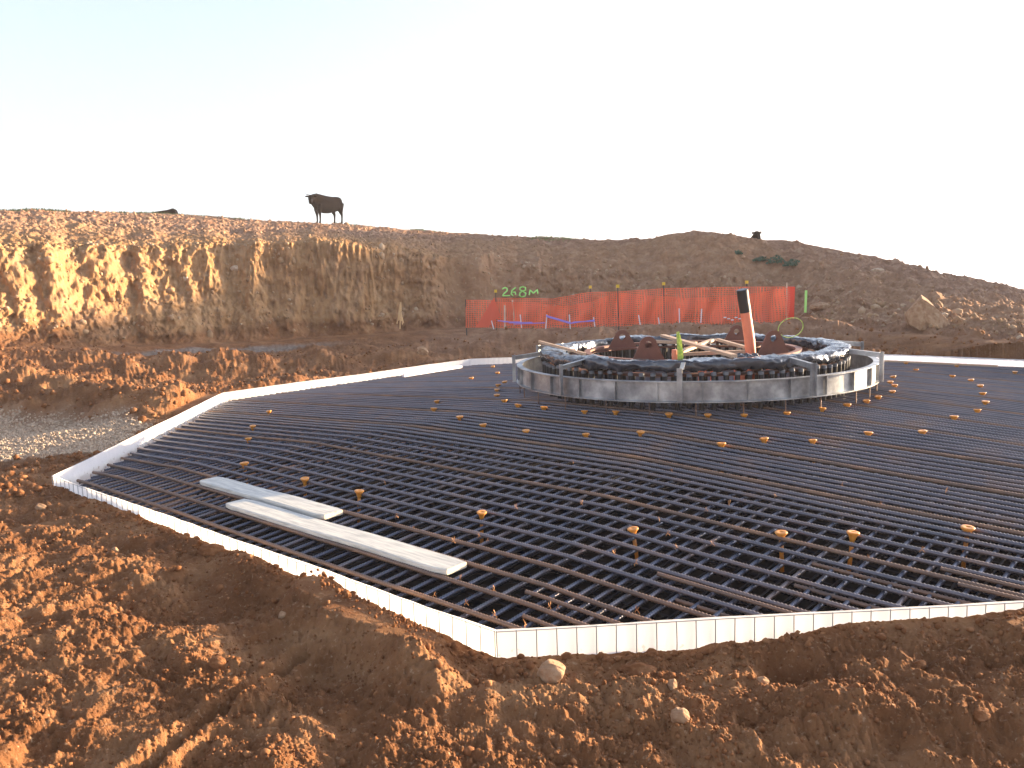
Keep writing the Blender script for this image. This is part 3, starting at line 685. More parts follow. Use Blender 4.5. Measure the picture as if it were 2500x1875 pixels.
# ================================================================ ANCHOR CAGE
RC = .245*R
cage = empty('anchor_cage', (0, 0, .2), 'black-wrapped anchor bolt cage with rusty lifting lugs inside the steel ring', 'anchor cage')
zb = .2
nA, nS = 720, 20
V = []
aa = np.linspace(0, 2*np.pi, nA, endpoint=False)
for j in range(nS):
    t = 2*math.pi*j/nS; hw, hh = .135, .052
    e = .55; cx = math.copysign(abs(math.cos(t))**e, math.cos(t)); cz = math.copysign(abs(math.sin(t))**e, math.sin(t))
    fold = .022*noise2(aa*5+j*.1, aa*0+j*.2, 200)+.030*np.abs(noise2(aa*8+j*.45, aa*0+j*.12, 201))-.020*np.abs(noise2(aa*15-j*.5, aa*0+j*.15, 202))+.010*np.abs(noise2(aa*32+j*.9, aa*0+j*.4, 205))
    puff = 1+.20*noise2(aa*3, aa*0, 203)
    r_ = RC+(hw*cx)*puff+fold*cx*1.3; z_ = .692-zb+hh*cz*puff+fold*cz*1.0-(.03 if cz < 0 else 0)*np.abs(noise2(aa*14, aa*0, 204))*2
    V.append(np.stack([r_*np.cos(aa), r_*np.sin(aa), z_], -1))
V = np.stack(V, 1).reshape(-1, 3); ii = np.arange(nA*nS).reshape(nA, nS); nx = np.roll(ii, -1, 1); dn = np.roll(ii, -1, 0)
Q = np.stack([ii, nx, np.roll(nx, -1, 0), dn], -1).reshape(-1, 4)
mkobj('plastic_wrap', npmesh('plastic_wrap', V, Q[:, ::-1], True), M['wrap'], cage)
sl = None
for i in range(92):
    t = 2*math.pi*i/92; r_ = RC+.10
    if sl is None:
        b = MB(); b.lathe([(.027, -.12), (.027, .376)], 12); sl = b.build('bolt_sleeve', M['black'], cage, False); o = sl
        b = MB(); b.lathe([(.031, .378), (.031, .408), (.020, .414)], 12); cp = b.build('sleeve_cap', M['capg'], sl, False); oc = cp
    else:
        o = sl.copy(); COL.objects.link(o); o.parent = cage; oc = cp.copy(); COL.objects.link(oc); oc.parent = o
    o.location = (r_*math.cos(t), r_*math.sin(t), random.uniform(-.012, .012))
Vs = MB()
for i in range(92):
    t = 2*math.pi*(i+.5)/92; r_ = RC-.10; Vs.lathe([(.027, -.12), (.027, .37)], 8, (r_*math.cos(t), r_*math.sin(t), 0))
o = Vs.build('bolt_sleeve', M['black'], cage); o['kind'] = 'stuff'
# steel flange under the wrap, inner rusty lifting ring
def flat_ring(r0, r1, z0, z1, n=96):
    b = MB(); V = []; F = []
    for i in range(n):
        t = 2*math.pi*i/n
        for r_, z in ((r0, z0), (r1, z0), (r1, z1), (r0, z1)): V.append((r_*math.cos(t), r_*math.sin(t), z))
    for i in range(n):
        for k in range(4): F.append((i*4+k, ((i+1) % n)*4+k, ((i+1) % n)*4+(k+1) % 4, i*4+(k+1) % 4))
    b.add(V, F); return b
flat_ring(RC-.14, RC+.05, .365, .385).build('template_flange', M['rust'], cage)
flat_ring(1.32, 1.40, .47, .50).build('lifting_ring', M['rust'], cage)
b = MB()
for i in range(12):
    t = rad(30*i+10); b.beam((1.38*math.cos(t), 1.38*math.sin(t), .44), ((RC-.12)*math.cos(t), (RC-.12)*math.sin(t), .40), .06, .05)
b.build('ring_strut', M['rust'], cage)
for (u, vt, vb, yy) in ((1520, 805, 862, .85), (1583, 821, 873, -1.12), (1798, 793, 845, 1.15), (1888, 806, 860, -.93)):
    d = ray(u, vb); t = (yy-CAM[1])/d[1]; q = CAM+d*t; dt = ray(u, vt); q2 = CAM+dt*(yy-CAM[1])/dt[1]
    h = q2[2]-.675; x0 = q[0]; w = .40
    pts = [(-w/2, 0), (w/2, 0), (.10, h*.80)]+[(.10*math.cos(a), h-.10+.10*math.sin(a)) for a in [rad(20*k) for k in range(1, 9)]]+[(-.10, h*.80)]
    N = len(pts); hole = [(.045*math.cos(rad(360*k/N)), h-.10+.045*math.sin(rad(360*k/N))) for k in range(N)]
    # match starting angles: outer ring of points to hole ring by angle about the hole centre
    pts.sort(key=lambda p: math.atan2(p[1]-(h-.10), p[0])); hole.sort(key=lambda p: math.atan2(p[1]-(h-.10), p[0]))
    V = []; F = []; th = .015
    for yy_ in (-th, th):
        V += [(x, yy_, z) for x, z in pts]+[(x, yy_, z) for x, z in hole]
    for i in range(N):
        j = (i+1) % N
        F += [(i, j, N+j, N+i), (2*N+i, 3*N+i, 3*N+j, 2*N+j), (i, 2*N+i, 2*N+j, j), (N+i, N+j, 3*N+j, 3*N+i)]
    F = [f for f in F]
    b = MB(); b.add(V, F); b.add([(w*.12, th, 0), (w*.12, .16, 0), (w*.12, th, h*.62), (w*.12+.02, th, 0), (w*.12+.02, .16, 0), (w*.12+.02, th, h*.62)], [(0, 1, 2), (5, 4, 3), (0, 3, 4, 1), (1, 4, 5, 2)])
    b.box((0, .0, -.012), (w+.05, .14, .022))
    o = b.build('lifting_lug', M['rust'], cage); o.location = (x0, yy, .675-zb); o.rotation_euler = (0, 0, random.uniform(-.2, .2))

# timbers across the cage
for (p, q, z0, z1, w, h, lab) in (((1618, 819), (1792, 869), .78, .78, .075, .035, 'long pale timber batten crossing diagonally over the anchor cage'),
        ((1662, 859), (1742, 829), .72, .72, .07, .035, 'sunlit short batten sloping up under the long diagonal one'),
        ((1640, 866), (1822, 858), .69, .70, .06, .04, 'level batten lying low in the middle of the cage'),
        ((1585, 833), (1700, 838), .74, .74, .055, .04, 'level batten behind the strap at the back of the cage'),
        ((1317, 834), (1428, 864), .84, .76, .035, .03, 'thin pale batten sticking out at the left end of the cage'),
        ((1752, 829), (1820, 848), .74, .72, .05, .035, 'short brown batten in front of the far lifting lug')):
    b = MB(); P0 = Vector(at(*p, z0)); P1 = Vector(at(*q, z1)); b.beam(P0, P1, w, h); tag(b.build('timber_batten', M['wood']), lab, 'timber')
# upright orange conduit with a taped top
q0 = Vector(at(1833, 866, .66)); rr0 = math.hypot(q0.x-CAM[0], q0.y-CAM[1])
PTS = [(1833, 866), (1830, 830), (1825, 795), (1820, 762), (1815, 732), (1812, 708)]
pp = [Vector(atr(u, v, rr0-.02*i)) for i, (u, v) in enumerate(PTS)]
pp.insert(0, pp[0]-Vector((0, 0, .4)))
root = empty('orange_conduit', pp[0], 'tall curved orange conduit pipe with black tape round its top, rising from the cage', 'pipe')
b = MB(); b.tube([p-pp[0] for p in pp], .066, 20); b.build('pipe', M['pipe'], root, True)
b = MB(); pt = [pp[-3], pp[-2], pp[-1], pp[-1]+(pp[-1]-pp[-2])*.06]; b.tube([p-pp[0] for p in pt], [.069, .070, .071, .060], 20); b.build('tape', M['tape'], root)
q0 = Vector(at(1884, 866, .66)); root = empty('capped_stub', q0, 'short orange pipe stub with a black bag tied over its top', 'pipe stub')
b = MB(); b.lathe([(.07, -.3), (.07, .06)], 16); b.build('pipe', M['pipe'], root, True)
b = MB(); b.lathe([(.076, .01), (.085, .05), (.092, .085), (.088, .11), (.06, .128), (.02, .134)], 18)
for i, v in enumerate(b.v):
    k = 1+.10*math.sin(i*2.3)*math.cos(i*.7); b.v[i] = (v[0]*k, v[1]*k, v[2])
b.build('bag', M['wrap'], root)
q0 = Vector(at(1826, 872, .68)); b = MB(); b.lathe([(.13, -.02), (.14, .0), (.12, .03), (.085, .035), (.075, .01)], 22)
for i, v in enumerate(b.v): k = 1+.12*math.sin(i*3.1); b.v[i] = (v[0]*k, v[1]*k, v[2]*(1+.5*math.sin(i*1.7)))
o = b.build('plastic_collar', M['wrap']); o.location = q0; tag(o, 'crumpled black plastic collar round the foot of the tall orange conduit', 'plastic sheet')
# webbing slings
def sling(pts, wd, name, label, side):
    b = MB(); P = [Vector(p) for p in pts]; V = []; F = []
    for i, p in enumerate(P):
        d = (P[min(i+1, len(P)-1)]-P[max(0, i-1)]).normalized(); nn = d.cross(side).normalized()*.004
        s2 = side*wd/2; V += [p-s2-nn, p+s2-nn, p+s2+nn, p-s2+nn]
    for i in range(len(P)-1):
        for k in range(4): F.append((i*4+k, i*4+(k+1) % 4, (i+1)*4+(k+1) % 4, (i+1)*4+k))
    F += [(0, 1, 2, 3)[::-1], tuple(len(V)-4+k for k in range(4))]
    b.add(V, F); return tag(b.build(name, M['strap']), label, 'sling')
c_ = Vector(atr(1931, 800, 10.6)); pts = []
for k in range(0, 37):
    t = rad(-150+k*9.4); pts.append(c_+Vector((.148*math.cos(t), .05*math.sin(t)*0+.02*math.sin(t*.5), .115*math.sin(t)+.02*math.cos(t))))
sling(pts, .028, 'lifting_sling', 'yellow-green webbing sling curled in an upright loop above the right lifting lug', Vector((.25, 1, 0)).normalized())
c_ = Vector(atr(1658, 880, 9.75)); root = None
b = MB()
for dx, w, lean, hh in ((-.028, .022, -.04, .33), (0, .02, -.015, .33), (.018, .016, .02, .29), (.03, .014, .05, .24)):
    b.beam(c_+Vector((dx+.02, dx*.4, 0)), c_+Vector((dx*.35+lean*.4, dx, hh)), w, .008, Vector((0, 1, 0)))
tag(b.build('lifting_sling', M['strap']), 'bundle of yellow-green webbing slings standing folded at the front of the cage', 'sling')
b = MB(); b.tube([c_+Vector((-.035, .06, -.1)), c_+Vector((-.035, .06, .12))], .034, 12); tag(b.build('pipe_stub', M['pipe']), 'small orange pipe end behind the folded slings', 'pipe stub')
for (u, v) in ((1735, 918), (1765, 915), (1825, 916), (1838, 918)):
    p = Vector(at(u, v, .47)); b = MB(); b.tube([p+Vector((0, .35, -.25)), p+Vector((0, .35, .13))], .05, 12)
    tag(b.build('conduit_end', M['pipe']), 'orange conduit seen through the black bolt sleeves', 'pipe', 'orange conduits behind the bolt sleeves')

# ================================================================ FENCE AND MARKERS BY THE BANK
def net(top, bot, r, name, label, seedn):
    n = 120; us = np.linspace(top[0][0], top[-1][0], n); vt = np.interp(us, [p[0] for p in top], [p[1] for p in top]); vb = np.interp(us, [p[0] for p in bot], [p[1] for p in bot])
    me = bpy.data.meshes.new(name); V = []; UV = []; m_ = 10; x = 0; prev = None
    for i in range(n):
        rr_ = (np.interp(us[i], [p[0] for p in r], [p[1] for p in r])+.12*float(noise2(np.array([us[i]*.03]), np.array([0.]), seedn)[0]))
        a = atr(us[i], vt[i], rr_); b_ = atr(us[i], vb[i], rr_)
        if prev is not None: x += np.hypot(*(a-prev)[:2])
        prev = a
        for j in range(m_):
            t = j/(m_-1); p = a+(b_-a)*t; p[1] += .06*math.sin(t*5+us[i]*.05)+.09*math.sin(us[i]*.13+t*2); V.append(p); UV.append((x, 1.25*t*(a[2]-b_[2])))
    ii = np.arange(n*m_).reshape(n, m_); Q = np.stack([ii[:-1, :-1], ii[1:, :-1], ii[1:, 1:], ii[:-1, 1:]], -1).reshape(-1, 4)
    me = npmesh('netting', np.array(V), Q, True); uvl = me.uv_layers.new(name='UVMap'); UV = np.array(UV, np.float32)
    li = np.zeros(len(me.loops), np.int32); me.loops.foreach_get('vertex_index', li); uvl.data.foreach_set('uv', UV[li].ravel())
    root = empty(name, V[0], label, 'fence', 'orange safety mesh fences')
    o = mkobj('netting', me, M['net'], root); o.location = -Vector(V[0]); return root
def picket(root, u, vt, r, vb=790):
    a = Vector(atr(u, vt, r)); b_ = Vector(atr(u+2, vb, r)); org = Vector(root.location)
    m = MB(); m.beam(b_-org-Vector((0, 0, .25)), a-org, .05, .022, Vector((1, 0, 0))); o = m.build('picket', M['picket'], root)
    m = MB(); m.box(a-org+Vector((0, 0, -.01)), (.085, .07, .09)); m.build('cap', M['ycap'], o)
fb = net([(1205, 727), (1350, 729), (1440, 713), (1508, 712), (1620, 704), (1823, 700), (1928, 700)], [(1205, 795), (1928, 785)], [(1200, 27.6), (1930, 26.2)], 'mesh_fence', 'rear run of orange safety mesh fence below the painted bank', 301)
for u, v in ((1210, 710), (1441, 700), (1620, 692), (1823, 688)): picket(fb, u, v, 27.5 if u < 1500 else 26.6)
ff = net([(1137, 732), (1204, 733), (1212, 738), (1300, 738), (1350, 746), (1390, 748), (1440, 738), (1500, 716), (1530, 717), (1600, 724), (1700, 728), (1800, 722), (1850, 715), (1928, 702)], [(1137, 800), (1300, 802), (1500, 797), (1928, 788)], [(1130, 24.8), (1930, 24.4)], 'mesh_fence', 'front run of orange safety mesh fence, sagging, just behind the spoil ridge', 302)
for u, v in ((1508, 698),): picket(ff, u, v, 24.6)
m = MB(); org = Vector(ff.location); m.beam(Vector(atr(1139, 802, 24.8))-org-Vector((0, 0, .2)), Vector(atr(1137, 731, 24.8))-org, .05, .03, Vector((1, 0, 0))); m.build('end_picket', M['picket'], ff)
m = MB(); P = [atr(1206, 727, 24.6), atr(1160, 800, 24.5), atr(1192, 799, 24.5), atr(1222, 770, 24.6)]; m.add([Vector(p)-org for p in P]+[Vector(p)-org+Vector((0, .02, 0)) for p in P], [(0, 1, 2, 3), (7, 6, 5, 4), (0, 4, 5, 1), (1, 5, 6, 2), (2, 6, 7, 3), (3, 7, 4, 0)]); m.build('mesh_flap', M['net'], ff)
a = Vector(atr(1931, 700, 25.2)); b_ = Vector(atr(1928, 790, 25.2))
m = MB(); m.beam(b_, a, .20, .10, Vector((0, 1, 0))); tag(m.build('mesh_roll', M['redmesh']), 'bright red rolled end of the safety mesh at its right end', 'mesh roll')
m = MB(); m.beam(Vector(atr(1920, 790, 25)), Vector(atr(1921, 690, 25)), .03, .03, Vector((0, 1, 0))); tag(m.build('stake', M['peg']), 'thin wooden stake against the left side of the red mesh roll', 'stake')
def stake(u, vt, vb, r, w, mat, lab, lean=0, name='stake', cat='stake', group=None):
    m = MB(); m.beam(Vector(atr(u, vb, r))-Vector((0, 0, .15)), Vector(atr(u+lean, vt, r)), w, w*.6, Vector((0, 1, 0))); return tag(m.build(name, mat), lab, cat, group)
stake(1232, 745, 796, 24.3, .045, M['peg'], 'shorter pale wooden stake in front of the fence, left of its partner')
stake(1255, 732, 784, 24.9, .045, M['peg'], 'taller pale wooden stake behind the mesh, right of its partner', -4)
stake(1966, 709, 750, 24.8, .06, M['lime'], 'lime green painted stake right of the red mesh roll', 2)
for u, vt, vb, l in ((1205, 783, 791, -5), (1273, 768, 788, -3), (1332, 768, 790, 3), (1392, 768, 790, -2), (1452, 774, 785, -3), (1563, 769, 781, -4), (1610, 775, 781, -3), (1659, 753, 779, -1), (1711, 754, 775, 2)):
    stake(u, vt, vb, 24.3, .028, M['white'], 'small white marker peg at the foot of the safety mesh', l, 'marker_peg', 'peg', 'white marker pegs along the mesh fence')
for k, (p, q, lab) in enumerate(((((1333, 770), (1394, 788)), ((1336, 774), (1392, 790)), 'tangled violet cord between the third and fourth white pegs'), (((1390, 790), (1452, 781)), ((1400, 786), (1452, 784)), 'violet cord pulled along the ground to the fifth white peg'), (((1255, 791), (1330, 788)), ((1215, 783), (1240, 785)), 'violet cord lying at the foot of the mesh left of the tangle'))):
    m = MB()
    for e in range(4):
        t = e/3; a_ = atr(p[0][0]*(1-t)+q[0][0]*t, p[0][1]*(1-t)+q[0][1]*t, 24.25); b__ = atr(p[1][0]*(1-t)+q[1][0]*t, p[1][1]*(1-t)+q[1][1]*t, 24.25); m.tube([a_, b__], .014, 5)
    tag(m.build('cord', M['purple']), lab, 'cord')
m = MB()
for i in range(7):
    p = Vector(atr(2058+i*9-9*(i > 3), 787-(i % 3)*2, 24)); p = Vector(atr(1770+i*9, 775+(i % 3)*3, 24.2)); m.box(p, (.07, .03, .03))
tag(m.build('litter', M['white']), 'scrap of white and violet litter at the foot of the mesh near the tall conduit', 'litter')
# 268M sprayed on the bank
def hit_ground(u, v, r0=12., r1=60., n=1500):
    d = ray(u, v); k = 1/math.hypot(d[0], d[1]); rs = np.linspace(r0, r1, n); P = CAM[None, :]+d[None, :]*(rs*k)[:, None]
    g = height(P[:, 0], P[:, 1], True); i = np.argmax(P[:, 2] < g)
    if not (P[:, 2] < g).any(): return Vector(P[n//2])
    return Vector(P[i])
STR = [[(1227, 705), (1233, 702), (1238, 704), (1238, 710), (1230, 717), (1227, 722), (1236, 722), (1248, 721)],
       [(1259, 702), (1250, 709), (1248, 718), (1253, 722), (1259, 719), (1258, 713), (1250, 714)],
       [(1276, 700), (1283, 702), (1283, 708), (1276, 711), (1269, 707), (1270, 702), (1276, 700)], [(1276, 711), (1284, 716), (1282, 723), (1274, 725), (1268, 721), (1270, 714), (1276, 711)],
       [(1292, 720), (1294, 708), (1302, 716), (1312, 707), (1313, 720)]]
m = MB()
for st in STR:
    r_ = min(hit_ground(u, v, 24, 34).xy.__sub__(Vector(CAM[:2])).length for u, v in st)
    pts = []
    for i in range(len(st)-1):
        for k in range(4):
            t = k/4; u = st[i][0]*(1-t)+st[i+1][0]*t; v = st[i][1]*(1-t)+st[i+1][1]*t
            h_ = hit_ground(u, v, 24, 34); dd = Vector(ray(u, v)).normalized(); pts.append(h_-dd*.20)
    m.tube(pts, .025, 6)
tag(m.build('painted_marking', M['lime']), 'green figures 268M sprayed on the bank above the mesh fence', 'sprayed marking')
# straw-like frayed marker
a = Vector(atr(978, 738, 25)); b_ = Vector(atr(976, 795, 25)); m = MB()
for i in range(9):
    m.tube([a, a.lerp(b_, .35)+Vector((random.uniform(-.05, .05), 0, 0)), a.lerp(b_, random.uniform(.7, .95))+Vector((-.38+.1*i*1.0 if False else (-.10+.026*i), random.uniform(-.1, .1), 0))], .014, 5)
m.tube([b_-Vector((0, 0, .1)), a], .02, 6)
tag(m.build('frayed_marker', M['straw']), 'upright marker with frayed straw-coloured strands at the foot of the bank', 'marker')

# ================================================================ ROCKS
def rock(name, u, v, size, label, mat, squash=(1, 1, 1), seed=0, sub=4, cat='rock', r=None, rz=0, lift=.25, group=None, ang=0.):
    import bmesh
    bm = bmesh.new(); bmesh.ops.create_icosphere(bm, subdivisions=sub, radius=1.0)
    P = np.array([v_.co for v_ in bm.verts])
    rg = np.random.default_rng(seed); k = 11
    N_ = rg.normal(size=(k, 3)); N_ /= np.linalg.norm(N_, axis=1)[:, None]; D_ = rg.uniform(.62, .95, k)
    for i in range(k):                    # cut facets
        h_ = P@N_[i]-D_[i]; P = P-np.where(h_ > 0, h_*.85, 0)[:, None]*N_[i][None, :]
    nz = fbm(P[:, 0]*1.+P[:, 2], P[:, 1]+P[:, 2]*.7, 2.2, 4, seed); P = P*(1+.07*nz)[:, None]
    for v_, p in zip(bm.verts, P): v_.co = (p[0]*squash[0]*size, p[1]*squash[1]*size, p[2]*squash[2]*size)
    me = bpy.data.meshes.new(name); bm.to_mesh(me); bm.free()
    q = hit_ground(u, v, 2.0, 40, 4000) if r is None else Vector(atr(u, v, r))
    o = mkobj(name, me, mat, None, False); o.location = q+Vector((0, 0, size*squash[2]*lift)); o.rotation_euler = (0, ang, rz); return tag(o, label, cat, group)
rock('rock', 1345, 1650, .075, 'large rounded tan rock below the near corner of the film', M['stone'], (1.0, .8, .85), 1)
rock('rock', 1560, 1640, .058, 'broken flat-topped clod right of the large rounded rock', M['clod'], (1.5, .9, .6), 2, rz=-.2)
rock('rock', 1642, 1680, .034, 'upright brown stone between the broken clod and the pale stone', M['stone'], (.7, .7, 1.1), 3)
rock('rock', 1660, 1755, .042, 'pale cream stone lying lowest of the bright stones', M['stone'], (.95, .8, 1.0), 4)
rock('rock', 530, 1622, .040, 'round brown stone left of the heaped ridge', M['clod'], (1.1, .9, .8), 5)
rock('rock', 690, 1505, .028, 'small sunlit stone on the heaped ridge', M['stone'], (1, .8, .9), 6)
rock('rock', 1300, 1572, .035, 'rounded stone resting against the film at the near corner', M['clod'], (1, .8, .9), 7)
rock('rock', 1240, 1570, .032, 'blunt brown clod against the film left of the rounded stone', M['clod'], (1.2, .8, .8), 8)
rock('rock', 2395, 1752, .036, 'angular brown stone at the lower right', M['clod'], (1, .8, .9), 9)
rock('rock', 1860, 1665, .032, 'tan stone on the rim of the dark hollow', M['stone'], (1.1, .7, .6), 10)
rock('rock', 282, 1345, .03, 'small pale stone on the soil left of the near film', M['stone'], (.9, .7, .8), 12)
rock('rock', 520, 1350, .075, 'big soil clod on the bank of earth beside the near film', M['clod'], (1.3, .8, .7), 13)
rock('rock', 100, 1240, .045, 'small clod near the left edge under the sharp film corner', M['stone'], (1, .8, .8), 14)
rock('rock', 2245, 1625, .035, 'reddish stone in a shaded patch at the right', M['clod'], (1.1, .8, .7), 15)
def hull_rock(name, u, v, pts, label, mat, cat, seed):
    import bmesh
    bm = bmesh.new()
    for p in pts: bm.verts.new(p)
    bmesh.ops.convex_hull(bm, input=bm.verts); bmesh.ops.triangulate(bm, faces=bm.faces)
    bmesh.ops.subdivide_edges(bm, edges=bm.edges, cuts=7, use_grid_fill=True)
    P = np.array([v_.co for v_ in bm.verts]); nz = fbm(P[:, 0]*2+P[:, 2], P[:, 1]*2+P[:, 2]*.7, 1.6, 4, seed); nrm_ = [v_.normal.copy() for v_ in bm.verts]
    for v_, k_, n__ in zip(bm.verts, nz, nrm_): v_.co += n__*float(k_)*.022
    me = bpy.data.meshes.new(name); bm.to_mesh(me); bm.free(); o = mkobj(name, me, mat); o.location = hit_ground(u, v, 2, 40, 4000); return tag(o, label, cat)
hull_rock('boulder', 2255, 793, [(-.36, -.1, .02), (-.40, .1, .26), (-.20, -.22, -.1), (-.12, -.12, .60), (-.02, .1, .66), (.14, -.15, .42), (.52, -.2, .02), (.60, .05, -.05), (.3, .3, -.1), (-.2, .35, .0), (.05, .28, .35), (.3, -.3, -.15), (-.1, -.28, .1)], 'large pointed tan boulder on the right hand slope', M['stone'], 'boulder', 21)
rock('boulder', 2003, 752, .27, 'smaller reddish boulder on the slope beyond the lime stake', M['stone'], (1.3, .7, .6), 22, r=None, lift=.2)
rock('rock', 2142, 662, .14, 'small grey slab high on the right hand slope', M['gravel'], (1.6, .7, .6), 23)
rock('rock', 2350, 788, .09, 'small bright stone right of the pointed boulder', M['stone'], (1, .8, 1), 24)
rock('rock', 450, 683, .16, 'pale grey rock set in the cut face on the left', M['gravel'], (1.1, .6, .9), 25)
rock('rock', 455+120, 658, .13, 'dark round stone set in the cut face', M['gravel'], (1.3, .6, .8), 26)
rock('rock', 1030, 862, .16, 'tan stone at the foot of the spoil beyond the back left corner', M['stone'], (1, .8, .8), 27)

# loose clods and gravel: more than anyone could count
import bmesh
def unit_rocks(n_, sub, seed):
    out = []
    for i in range(n_):
        bm = bmesh.new(); bmesh.ops.create_icosphere(bm, subdivisions=sub, radius=1.0)
        P = np.array([v.co for v in bm.verts]); Fc = np.array([[v.index for v in f.verts] for f in bm.faces]); bm.free()
        rg = np.random.default_rng(seed+i)
        for k in range(6):
            N_ = rg.normal(size=3); N_ /= np.linalg.norm(N_); h_ = P@N_-rg.uniform(.55, .9); P = P-np.where(h_ > 0, h_*.9, 0)[:, None]*N_[None, :]
        P = P*rg.uniform(.7, 1.25, 3)[None, :]*(1+.12*rg.normal(size=len(P)))[:, None]; out.append((P, Fc))
    return out
def scatter(name, xs, ys, sizes, protos, mat, label, cat, sink=.25, zfn=None):
    zs = height(xs, ys, True) if zfn is None else zfn(xs, ys); Vs, Fs, off = [], [], 0
    rg = np.random.default_rng(5)
    for i in range(len(xs)):
        P, Fc = protos[i % len(protos)]; a = rg.uniform(0, 6.28); c, s = math.cos(a), math.sin(a)
        Q = P*sizes[i]; Q = np.stack([Q[:, 0]*c-Q[:, 1]*s+xs[i], Q[:, 0]*s+Q[:, 1]*c+ys[i], Q[:, 2]+zs[i]+sizes[i]*sink], -1)
        Vs.append(Q); Fs.append(Fc+off); off += len(P)
    return tag(mkobj(name, npmesh(name, np.concatenate(Vs), np.concatenate(Fs), False), mat), label, cat, kind='stuff')
def polar_points(n_, r0, r1, a0, a1, rg, power=1.0):
    u = rg.uniform(0, 1, n_); r_ = 1/(1/r0+(1/r1-1/r0)*u); a = rg.uniform(a0, a1, n_)+A0
    return CAM[0]+r_*np.sin(a), CAM[1]+r_*np.cos(a), r_
rg = np.random.default_rng(31)
xs, ys, rs = polar_points(42000, 2.6, 9, -.62, .62, rg)
k = (octd(xs, ys) > 1.012); xs, ys, rs = xs[k], ys[k], rs[k]
cl = sm(-.25, .45, fbm(xs, ys, 1.4, 2, 400)); k = rg.uniform(0, 1, len(xs)) < .25+.75*cl; xs, ys, rs = xs[k], ys[k], rs[k]
sz = np.exp(rg.normal(math.log(.0050), .52, len(xs)))*(rs/4)**.5; sz = np.clip(sz, .003, .032)
scatter('clods', xs, ys, sz, unit_rocks(10, 1, 500), M['clod'], 'loose crumbs and clods of brown soil over the near ground', 'soil')
xs, ys, rs = polar_points(9000, 8.5, 24, -.62, .62, rg)
k = (octd(xs, ys) > 1.02)&(in_poly(xs, ys, GR_C, .2) < .4); xs, ys, rs = xs[k], ys[k], rs[k]
sz = np.clip(np.exp(rg.normal(math.log(.022), .5, len(xs))), .010, .08)
scatter('clods', xs, ys, sz, unit_rocks(6, 1, 600), M['clod'], 'lumps of brown spoil heaped left of and beyond the foundation', 'soil')
# clods along the film
tt_ = rg.uniform(0, 1, 900); kk = rg.integers(0, 2, 900); ed = [(VTX[0], VTX[1]), (VTX[7], VTX[0])]
xs = np.array([ed[k][0][0]*(1-t)+ed[k][1][0]*t for k, t in zip(kk, tt_)]); ys = np.array([ed[k][0][1]*(1-t)+ed[k][1][1]*t for k, t in zip(kk, tt_)])
o_ = 1+np.abs(rg.normal(.010, .010, 900))+.004; xs = xs*o_; ys = ys*o_; sz = np.clip(np.exp(rg.normal(math.log(.010), .45, 900)), .005, .024)
scatter('clods', xs, ys, sz, unit_rocks(6, 2, 700), M['clod'], 'clods of dark soil piled against the foot of the near film', 'soil')
P_ = np.array(GR_C); n_ = 16000; xs = rg.uniform(P_[:, 0].min(), P_[:, 0].max(), n_); ys = rg.uniform(P_[:, 1].min(), P_[:, 1].max(), n_)
k = (in_poly(xs, ys, GR_C, .3) > rg.uniform(.2, .9, n_))&(octd(xs, ys) > 1.01); xs, ys = xs[k], ys[k]; sz = np.clip(np.exp(rg.normal(math.log(.013), .35, len(xs))), .006, .03)
scatter('gravel', xs, ys, sz, unit_rocks(6, 1, 800), M['gravel'], 'pale crushed gravel spread by the left hand film corner', 'gravel')
# stones on the bank and slope
xs, ys, rs = polar_points(3800, 24, 42, -.6, .62, rg); sz = np.clip(np.exp(rg.normal(math.log(.03), .5, len(xs))), .012, .14)
az_ = np.arctan2(xs-CAM[0], ys-CAM[1]); rfa, rea, zea, rca, zca, _z = prof(az_); k = ((rs > rea+.3)|(az_ > .02)&(rs > rfa))&(rs < rca-.2); 
scatter('bank_stones', xs[k], ys[k], sz[k], unit_rocks(6, 1, 900), M['stone'], 'scattered stones over the top of the bank and right slope', 'stones')
fi = np.argwhere((tt > .16)&(tt < .97)&(RR > rf2)&(np.abs(AA-A0) < .6)); fi = fi[rg.choice(len(fi), 1500, replace=False)]
fx, fy, fz_ = GX[fi[:, 0], fi[:, 1]], GY[fi[:, 0], fi[:, 1]], GZ[fi[:, 0], fi[:, 1]]; sz = np.clip(np.exp(rg.normal(math.log(.035), .55, len(fx))), .012, .15)
scatter('face_stones', fx, fy, sz, unit_rocks(7, 1, 950), M['clay_stone'], 'stones and lumps of clay stuck in the cut face of the bank', 'stones', sink=0., zfn=lambda a_, b_: fz_)
# grass on the crest
V = []; F = []
for i in range(2600):
    a = rg.uniform(-.60, .10)+A0; ai = np.array([a]); p_ = prof(ai); r_ = float(p_[3][0])+rg.uniform(-1.4, .4)
    x = CAM[0]+r_*math.sin(a); y = CAM[1]+r_*math.cos(a)
    if float(noise2(np.array([x*.5]), np.array([y*.2]), 98)[0]) < .0: continue
    V.append((x, y))
if V:
    P = np.array(V); zz = height(P[:, 0], P[:, 1], True); m = MB()
    for (x, y), z in zip(V, zz):
        for e in range(3):
            h = rg.uniform(.04, .11); dx = rg.normal()*.05; m.add([(x+dx-.02, y, z-.02), (x+dx+.02, y, z-.02), (x+dx+rg.normal()*.03, y+rg.normal()*.02, z+h)], [(0, 1, 2)])
    tag(m.build('grass', M['grass']), 'short sparse grass along the top of the bank', 'grass', kind='stuff')
